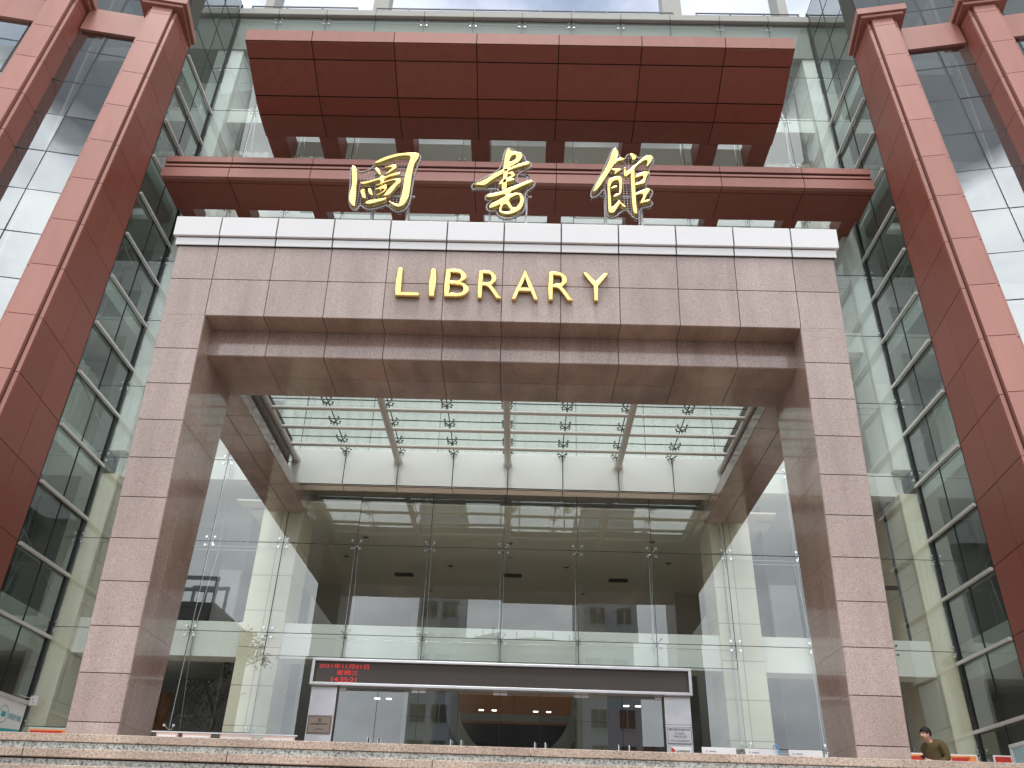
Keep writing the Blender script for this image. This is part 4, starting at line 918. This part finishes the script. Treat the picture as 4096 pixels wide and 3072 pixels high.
for txt,z,wd,h in (('全国古籍重点保护单位',1.735,.36,.038),('中华人民共和国文化部',1.635,.16,.02)):
    text_obj('inscription',txt,.04,M['ink'],upright(-3.745,7.252,z),t,.001,0,'CENTER').name='inscription'
    c=t.children[-1] if False else [c for c in t.children if c.name.startswith('inscription')][-1]
    xsv=[v.co.x for v in c.data.vertices]; zsv=[v.co.z for v in c.data.vertices]; k=wd/(max(xsv)-min(xsv)); kz=h/(max(zsv)-min(zsv))
    for v in c.data.vertices: v.co.x=-3.745+(v.co.x+3.745)*k; v.co.z=z+(v.co.z-z)*kz
place(t,(-3.745,7.26,1.7))
t=thing('opening_hours_sign','white metal opening hours sign 7:00-22:30 on the right steel door panel','sign',(3.825,7.26,1.72))
mb=MB(); mb.bbox(3.57,4.08,7.255,7.275,1.56,1.90,.005); mb.build('plate',[M['brushed']],t)
mb=MB()
for q in ((3.575,4.075,1.885,1.893),(3.575,4.075,1.565,1.573),(3.575,3.583,1.573,1.885),(4.067,4.075,1.573,1.885)): mb.box(q[0],q[1],7.251,7.256,q[2],q[3])
mb.build('border',[M['ink']],t)
for txt,z,wd,h in (('图书馆开放时间',1.84,.43,.052),('周一至周日',1.765,.20,.028),('7:00-22:30',1.705,.28,.038),('（周五15:00闭馆整理内务）',1.62,.40,.024)):
    o=text_obj('inscription',txt,.05,M['ink'],Matrix.Identity(4),t,.001,0,'CENTER',(wd,h)); o.data.transform(upright(3.825,7.252,z))
place(t,(3.825,7.26,1.72))
t=thing('monitoring_sign','small pale sign with a red corner mark under the opening hours sign','sign',(3.83,7.26,1.4))
mb=MB(); mb.bbox(3.62,4.05,7.258,7.275,1.18,1.51,.004); mb.build('plate',[M['paper']],t)
mb=MB(); mb.add([(3.63,7.255,1.40),(3.74,7.255,1.42),(3.63,7.255,1.50)],[(0,1,2)]); mb.build('red_mark',[M['red_ink']],t)
o=text_obj('inscription','全馆网络监控',.05,M['ink'],Matrix.Identity(4),t,.001,0,'CENTER',(.27,.045)); o.data.transform(upright(3.88,7.252,1.425))
place(t,(3.83,7.26,1.4))
# ------------------------------------------------------------------ notice boards and poster boards standing in front of the glass
def board(x0,x1,y,zt,label,frame,face,group,title=None,logo=False):
    t=thing('notice_board',label,'notice board',((x0+x1)/2,y,0),group)
    f=.022 if frame=='pinkframe' else .012; zb=.35
    mb=MB(); mb.bbox(x0,x1,y,y+.03,zb,zt,.004); mb.build('backing',[M[frame]],t)
    mb=MB(); mb.box(x0+f+.01,x1-f-.01,y-.004,y+.001,zb+f,zt-f-.012); mb.build('sheet',[M[face]],t)
    if title:
        o=text_obj('title',title,.05,M['grey_steel'] if not logo else M['ink'],Matrix.Identity(4),t,.0008,0,'CENTER',(.13,.022)); o.data.transform(upright(x0+.2,y-.006,zt-.075))
    if logo:
        mb=MB(); mb.tube((x0+.085,y-.008,zt-.07),(x0+.085,y-.004,zt-.07),.017,16,0); mb.tube((x0+.085,y-.010,zt-.07),(x0+.085,y-.008,zt-.07),.011,16,1); mb.build('logo',[M['red_ink'],M['paper']],t)
    for x in (x0+.06,x1-.06):
        mb=MB(); mb.box(x-.015,x+.015,y+.031,y+.06,0,zt-.05); mb.box(x-.02,x+.02,y-.12,y+.22,0,.03); mb.build('leg',[M['grey_steel']],t)
    if face=='orange_print':
        mb=MB(); mb.add([(x0+.04,y-.006,zt-.06),(x0+(x1-x0)*.75,y-.006,zt-.05),(x0+(x1-x0)*.5,y-.006,zt-.2),(x0+.04,y-.006,zt-.25)],[(3,2,1,0)]); mb.build('printed_shape',[M['red_ink']],t)
    place(t,t.location.copy())
nl='white notice sheet in a pale pink frame, '
for (a,b,nm) in ((-6.62,-6.20,'half hidden by the left pillar'),(-6.19+.08,-5.55,'second from the left pillar'),(-5.37,-4.72,'third from the left pillar'),(-4.54,-3.90,'nearest the bronze plaque')):
    board(a,b,6.0,1.305,nl+nm,'pinkframe','paper','pink framed notice boards left of the doors','图书馆通知')
tag((lambda m:(m.bbox(-6.75,-3.87,6.04,6.07,1.318,1.345,.004),m.build('board_rail',[M['white_panel']]))[1])(MB()),'thin white rail along the top of the left notice boards','rail')
for (a,b,nm) in ((4.01,4.67,'nearest the opening hours sign'),(4.84,5.49,'with the blue umbrella hook'),(5.68,6.33,'closest to the right pillar')):
    board(a,b,6.0,1.352,'white frameless notice board with a small red logo, '+nm,'paper','paper','white notice boards right of the doors','图书馆阅览区',True)
board(-9.15,-8.2,6.0,1.335,'poster board in pale blue, red and yellow left of the left pillar','sky_print','orange_print','colourful poster boards')
board(7.97,8.70,6.0,1.365,'orange poster board with a white edge behind the standing person','paper','orange_print','colourful poster boards')
board(8.75,9.29,6.0,1.36,'orange poster board with a white edge right of the standing person','paper','orange_print','colourful poster boards')
board(9.60,9.95,6.0,1.365,'red poster board in the corner by the right sunshade glass','paper','red_ink','colourful poster boards')
# umbrella hung on the second white board
t=thing('umbrella','umbrella with a light blue hooked handle hanging on a white notice board','umbrella',(5.46,5.95,0))
mb=MB(); pts=[(5.385+.045-.045*math.cos(a),5.96,1.375+.045*math.sin(a)) for a in [PI*k/10 for k in range(0,11)]]
pts=[(5.385,5.96,1.345)]+pts+[(5.475,5.96,1.22)]
mb.path(pts,.012,8); mb.build('handle',[M['hook']],t)
mb=MB(); mb.path([(5.475,5.96,1.22),(5.476,5.96,1.1),(5.478,5.96,.8),(5.48,5.96,.62)],[.012,.035,.03,.008],10); mb.build('canopy',[M['hook']],t); place(t,(5.46,5.95,0))
# book return sign on the left side glass and its bracket box, white frame on the right
t=thing('book_return_sign','white sign with teal lettering fixed inside the left sunshade glass','sign',(-10.1,6.9,1.6))
mb=MB(); mb.box(-10.15,-10.13,5.5,7.43,.9,1.96,0); mb.build('sheet',[M['paper']],t)
RM=Matrix.Translation((-10.125,7.12,1.66)) @ Matrix.Rotation(PI/2,4,'Z') @ Matrix.Rotation(PI/2,4,'X')
o=text_obj('title','自助还书机',.14,M['teal'],Matrix.Identity(4),t,.001,0,'CENTER',(.50,.12)); o.data.transform(RM)
mb=MB(); n=32
for k in range(n):
    a0,a1=2*PI*k/n,2*PI*(k+1)/n
    q=lambda a,r:( -10.125,6.66+r*math.cos(a),1.66+r*math.sin(a))
    mb.quad(q(a0,.17),q(a1,.17),q(a1,.155),q(a0,.155))
mb.add([(-10.124,6.58,1.62),(-10.124,6.66,1.60),(-10.124,6.74,1.62),(-10.124,6.74,1.72),(-10.124,6.66,1.70),(-10.124,6.58,1.72)],[(0,1,4,5),(1,2,3,4)])
mb.build('logo',[M['teal']],t)
mb=MB(); mb.add([(-10.126,5.5,.9),(-10.126,7.43,.9),(-10.126,7.43,1.46),(-10.126,6.5,1.38),(-10.126,5.5,1.42)],[(0,1,2,3,4)]); mb.build('wave',[M['teal']],t)
place(t,(-10.1,6.9,1.6))
t=thing('junction_box','small white switch box on a bracket at the left glass corner','box',(-10.0,7.35,2.0))
mb=MB(); mb.bbox(-10.02,-9.86,7.28,7.36,1.93,2.13,.012); mb.build('case',[M['white_panel']],t)
mb=MB(); mb.box(-9.96,-9.945,7.272,7.281,2.05,2.07); mb.box(-9.93,-9.915,7.272,7.281,1.98,2.0); mb.build('marks',[M['ink']],t)
mb=MB(); mb.tube((-10.17,7.3,2.02),(-10.02,7.32,2.02),.02,8); mb.path([(-10.2,7.1,2.12),(-10.1,7.2,2.09),(-10.02,7.3,2.08)],.008,5); mb.build('bracket',[M['alu']],t); place(t,(-10.0,7.35,2.0))
t=thing('framed_poster','pale picture in a thick white frame inside the right sunshade glass','poster',(10.12,5.9,1.2))
mb=MB(); mb.box(10.13,10.15,5.3,6.25,.6,1.58,0); mb.build('picture',[M['sky_print']],t)
mb=MB()
for q in ((5.25,6.3,1.53,1.60),(5.25,6.3,.55,.62),(6.23,6.3,.62,1.53),(5.25,5.32,.62,1.53)): mb.bbox(10.10,10.15,q[0],q[1],q[2],q[3],.006)
mb.build('frame',[M['white_panel']],t); place(t,(10.12,5.9,1.2))
# ------------------------------------------------------------------ person at the right, head bowed over a phone
def skin_body(name,pts,edges,m,parent=None,sub=2):
    me=bpy.data.meshes.new(name); me.from_pydata([p[:3] for p in pts],edges,[])
    o=bpy.data.objects.new(name,me); COL.objects.link(o)
    o.modifiers.new('skin','SKIN'); 
    sv=me.skin_vertices[0].data
    for i,p in enumerate(pts): sv[i].radius=(p[3],p[4] if len(p)>4 else p[3]); sv[i].use_root=(i==0)
    s=o.modifiers.new('sub','SUBSURF'); s.levels=sub; s.render_levels=sub
    bpy.context.view_layer.update()
    dg=bpy.context.evaluated_depsgraph_get(); m2=bpy.data.meshes.new_from_object(o.evaluated_get(dg)); COL.objects.unlink(o); bpy.data.objects.remove(o)
    m2.materials.clear(); m2.materials.append(m); m2.name=name
    for p in m2.polygons: p.use_smooth=True; p.material_index=0
    return link(name,m2,parent)
pe=thing('person','person in an olive brown jacket with bowed head looking at a phone','person',(8.02,5.0,0))
# local frame: facing -x, y to the person's right hand is toward the wall (+y); built at the origin
B=[(0,0,.92,.135,.16),(.0,0,1.08,.125,.155),(0,0,1.25,.115,.14),(-.02,0,1.345,.075,.09),(-.058,0,1.425,.05),(-.10,0,1.49,.075,.07),(-.125,0,1.555,.098,.08),(-.10,0,1.61,.075,.07),
   (.02,-.10,.80,.085),(-.01,-.11,.48,.058),(.02,-.11,.09,.042),(-.09,-.12,.035,.036),(-.17,-.125,.03,.028),
   (.02,.10,.80,.085),(.03,.11,.48,.058),(.06,.11,.09,.042),(-.05,.12,.035,.036),(-.13,.125,.03,.028),
   (.02,-.20,1.36,.06),(.05,-.25,1.12,.047),(-.10,-.19,1.05,.038),(-.20,-.10,1.08,.027),(-.235,-.075,1.095,.026),
   (.02,.20,1.36,.06),(.05,.25,1.12,.047),(-.10,.17,1.05,.038),(-.20,.06,1.07,.027),(-.235,.03,1.085,.026)]
E_=[(0,1),(1,2),(2,3),(3,4),(4,5),(5,6),(6,7),(0,8),(8,9),(9,10),(10,11),(11,12),(0,13),(13,14),(14,15),(15,16),(16,17),(3,18),(18,19),(19,20),(20,21),(21,22),(3,23),(23,24),(24,25),(25,26),(26,27)]
k=len(B)
B+=[(-.20,0,1.525,.016),(-.222,0,1.515,.010)]; E_+=[(6,k),(k,k+1)]          # nose
for sy in (-1,1): B+=[(-.10,sy*.082,1.545,.018)]; E_+=[(6,len(B)-1)]            # ears
for hnd,(bx,by,bz,sy) in ((22,(-.235,-.075,1.095,1)),(27,(-.235,.03,1.085,-1))):    # fingers curl round the phone
    for j in range(4):
        a=len(B); z=bz-.024+.016*j; l=(.9,1,.95,.78)[j]
        B+=[(bx-.035*l,by+sy*.004,z,.009),(bx-.055*l,by+sy*.022,z+.006,.008),(bx-.048*l,by+sy*.040,z+.01,.007)]; E_+=[(hnd,a),(a,a+1),(a+1,a+2)]
    a=len(B); B+=[(bx-.008,by+sy*.028,bz+.028,.010),(bx-.030,by+sy*.042,bz+.042,.008)]; E_+=[(hnd,a),(a,a+1)]
skin_body('body',B,E_,M['skin'],pe)
J=[(0.01,0,.86,.175,.185),(.01,0,1.08,.16,.19),(.01,0,1.25,.17,.205),(0,0,1.37,.14,.175),(-.035,0,1.435,.085,.09),(.02,-.205,1.365,.085),(.055,-.255,1.12,.066),(-.09,-.195,1.052,.054),(-.165,-.13,1.07,.046),(.02,.205,1.365,.085),(.055,.255,1.12,.066),(-.09,.175,1.052,.054),(-.165,.09,1.065,.046)]
skin_body('jacket',J,[(0,1),(1,2),(2,3),(3,4),(3,5),(5,6),(6,7),(7,8),(3,9),(9,10),(10,11),(11,12)],M['jacket'],pe)
Tq=[(0.01,0,.90,.155,.175),(.02,-.10,.78,.105),(-.01,-.11,.48,.078),(.02,-.11,.10,.062),(.02,.10,.78,.105),(.03,.11,.48,.078),(.06,.11,.10,.062)]
skin_body('trousers',Tq,[(0,1),(1,2),(2,3),(0,4),(4,5),(5,6)],M['trousers'],pe)
hm=MB(); ctr=Vector((-.098,0,1.578)); ax_=Vector((.35,0,.94)).normalized()   # cap of hair, open over the face
nv=20; nr=9; vs=[]; fs=[]; t1=ax_.orthogonal().normalized(); t2=ax_.cross(t1)
for j in range(nr+1):
    for i in range(nv):
        a=2*PI*i/nv; d=t1*math.cos(a)+t2*math.sin(a); face=max(0,-d.x); lim=PI*(.76-.29*face)
        th=lim*j/nr; rr=.1*(1+.10*mnoise.noise(Vector((i*1.7,j*1.3,0))))
        p=ax_*math.cos(th)*rr*1.02+d*math.sin(th)*rr; vs.append(ctr+Vector((p.x*1.05,p.y*.90,p.z)))
for j in range(nr):
    for i in range(nv): fs.append((j*nv+i,(j+1)*nv+i,(j+1)*nv+(i+1)%nv,j*nv+(i+1)%nv))
hm.add(vs,fs,0,True); hm.build('hair',[M['hair']],pe)
mb=MB()
for sy in (-1,1): mb.ball((-.205,sy*.034,1.55),.010,0,8); mb.tube((-.207,sy*.034,1.565),(-.203,sy*.055,1.566),.004,5,0)
mb.build('eyes',[M['hair']],pe)
mb=MB(); mb.tube((-.196,-.022,1.488),(-.196,.022,1.488),.006,6); mb.build('mouth',[M['red_ink']],pe)
pe.rotation_euler=(0,0,math.radians(18)); pe.location=(8.02,5.0,0)
ph=MB(); ph.bbox(-.005,.005,-.036,.036,-.075,.075,.003)
po=ph.build('phone',[M['black']]); po.matrix_world=pe.matrix_basis @ Matrix.Translation((-.268,-.022,1.115)) @ Matrix.Rotation(math.radians(-35),4,'Y')
tag(po,'black phone held in both hands of the person in olive brown','phone')
# ------------------------------------------------------------------ what the glass mirrors: the far side of the forecourt
def tower(name,label,x0,x1,y0,y1,h,m,floors,cols,group=None):
    zb=-2.55; t=thing(name,label,'building',((x0+x1)/2,(y0+y1)/2,zb),group)
    mb=MB(); mb.box(x0,x1,y0,y1,zb,h); mb.build('wall',[M[m]],t)
    mb=MB(); mb.box(x0-.2,x1+.2,y0-.2,y1+.2,h,h+.5); mb.build('roof',[M[m]],t)
    wm=MB(); wm.box(-.75,.75,0,.05,0,1.7,0); wm.box(-.04,.04,.05,.08,0,1.7,1); wm.box(-.85,.85,0,.09,-.12,-.01,1); first=None
    for f in range(floors):
        for c in range(cols):
            if first is None: first=wm.build('window',[M['window_dark'],M['white_panel']],t); o=first
            else: o=first.copy(); COL.objects.link(o); o.parent=t
            o.location=(x0+(x1-x0)*(c+.5)/cols,y1+.002,zb+1.2+f*3.3)
    place(t,t.location.copy())
tower('apartment_block','tall pale apartment block mirrored in the lobby glass left of the middle',-10.5,-6.3,-72,-60,34,'tower',10,2)
tower('apartment_block','tall pale apartment block mirrored in the lobby glass right of the middle',6.9,12.4,-72,-60,34,'tower',10,2)
tower('brick_block','low dark brick block mirrored behind the glass doors',-8,26,-84,-73,11.5,'tower_dark',3,9)
tower('office_block','dark office block with open roof frame mirrored in glass beside the left pillar',-37,-31.8,-74,-62,22.5,'tower_dark',6,2)
t=[o for o in bpy.data.objects if o.name=='office_block'][0]
mb=MB()
for x in (-36.8,-34.4,-32.0):
    for y in (-62.3,-66): mb.box(x-.15,x+.15,y-.15,y+.15,23.0,25.6)
for z in (25.6,24.3): mb.box(-37,-31.8,-62.5,-62.1,z,z+.35)
mb.box(-37,-31.8,-66.2,-65.8,25.6,25.95)
o=mb.build('roof_frame',[M['white_panel']],t); o.location=-Vector(t.location)
t=thing('round_hall','dark hall with a low curved roof mirrored in the middle of the lobby glass','building',(2.5,-80,-2.55))
mb=MB(); mb.tube((2.5,-80,-2.55),(2.5,-80,23.3),9.5,40,0)
mb.build('wall',[M['tower_dark']],t)
mb=MB(); mb.tube((2.5,-80,23.3),(2.5,-80,24.9),9.7,40,0,4.0); mb.build('roof',[M['tower_dark']],t)
pm=MB(); pm.box(-.06,.06,-.06,.06,0,.7); first=None
for k in range(24):
    a=2*PI*k/24
    if first is None: first=pm.build('roof_post',[M['dark_steel']],t); o=first
    else: o=first.copy(); COL.objects.link(o); o.parent=t
    o.location=(2.5+8.2*math.cos(a),-80+8.2*math.sin(a),23.8)
place(t,(2.5,-80,-2.55))
def tree(x,y,h,lab,seed):
    rnd=random.Random(seed); zb=-2.55; t=thing('tree',lab,'tree',(x,y,zb)); mb=MB(); tips=[]
    def limb(p,d,l,r,dep):
        q=p+d*l; mid=(p+q)/2+Vector((rnd.uniform(-1,1),rnd.uniform(-1,1),rnd.uniform(-.3,.6)))*l*.08
        mb.path([p,mid,q],[r,r*.8,r*.6],6)
        if dep==0: tips.append(q); return
        if dep<3: tips.append(mid)
        for _ in range(3):
            dd=(d+Vector((rnd.uniform(-1,1),rnd.uniform(-1,1),rnd.uniform(-.15,.6)))*.85).normalized(); limb(q,dd,l*.72,r*.58,dep-1)
    limb(Vector((x,y,zb)),Vector((0,0,1)),h*.26,.24,4); mb.build('trunk',[M['bark']],t)
    mb=MB()
    for q in tips:
        for _ in range(16 if seed==3 else 34):
            c=q+Vector((rnd.gauss(0,.45),rnd.gauss(0,.45),rnd.gauss(0,.35))); a=Vector((rnd.gauss(0,1),rnd.gauss(0,1),rnd.gauss(0,.6))).normalized(); b=a.orthogonal().normalized(); s=rnd.uniform(.07,.14)
            mb.add([c-a*s*1.6,c+b*s*.6,c+a*s*1.6,c-b*s*.6],[(0,1,2,3)])
    mb.build('crown',[M['leaf']],t); place(t,t.location.copy())
tree(-21.5,-36,23,'open-branched tree mirrored in the glass behind the left pillar',3)
tree(-26.5,-38,25,'denser dark tree mirrored at the left edge of the portal opening',5)
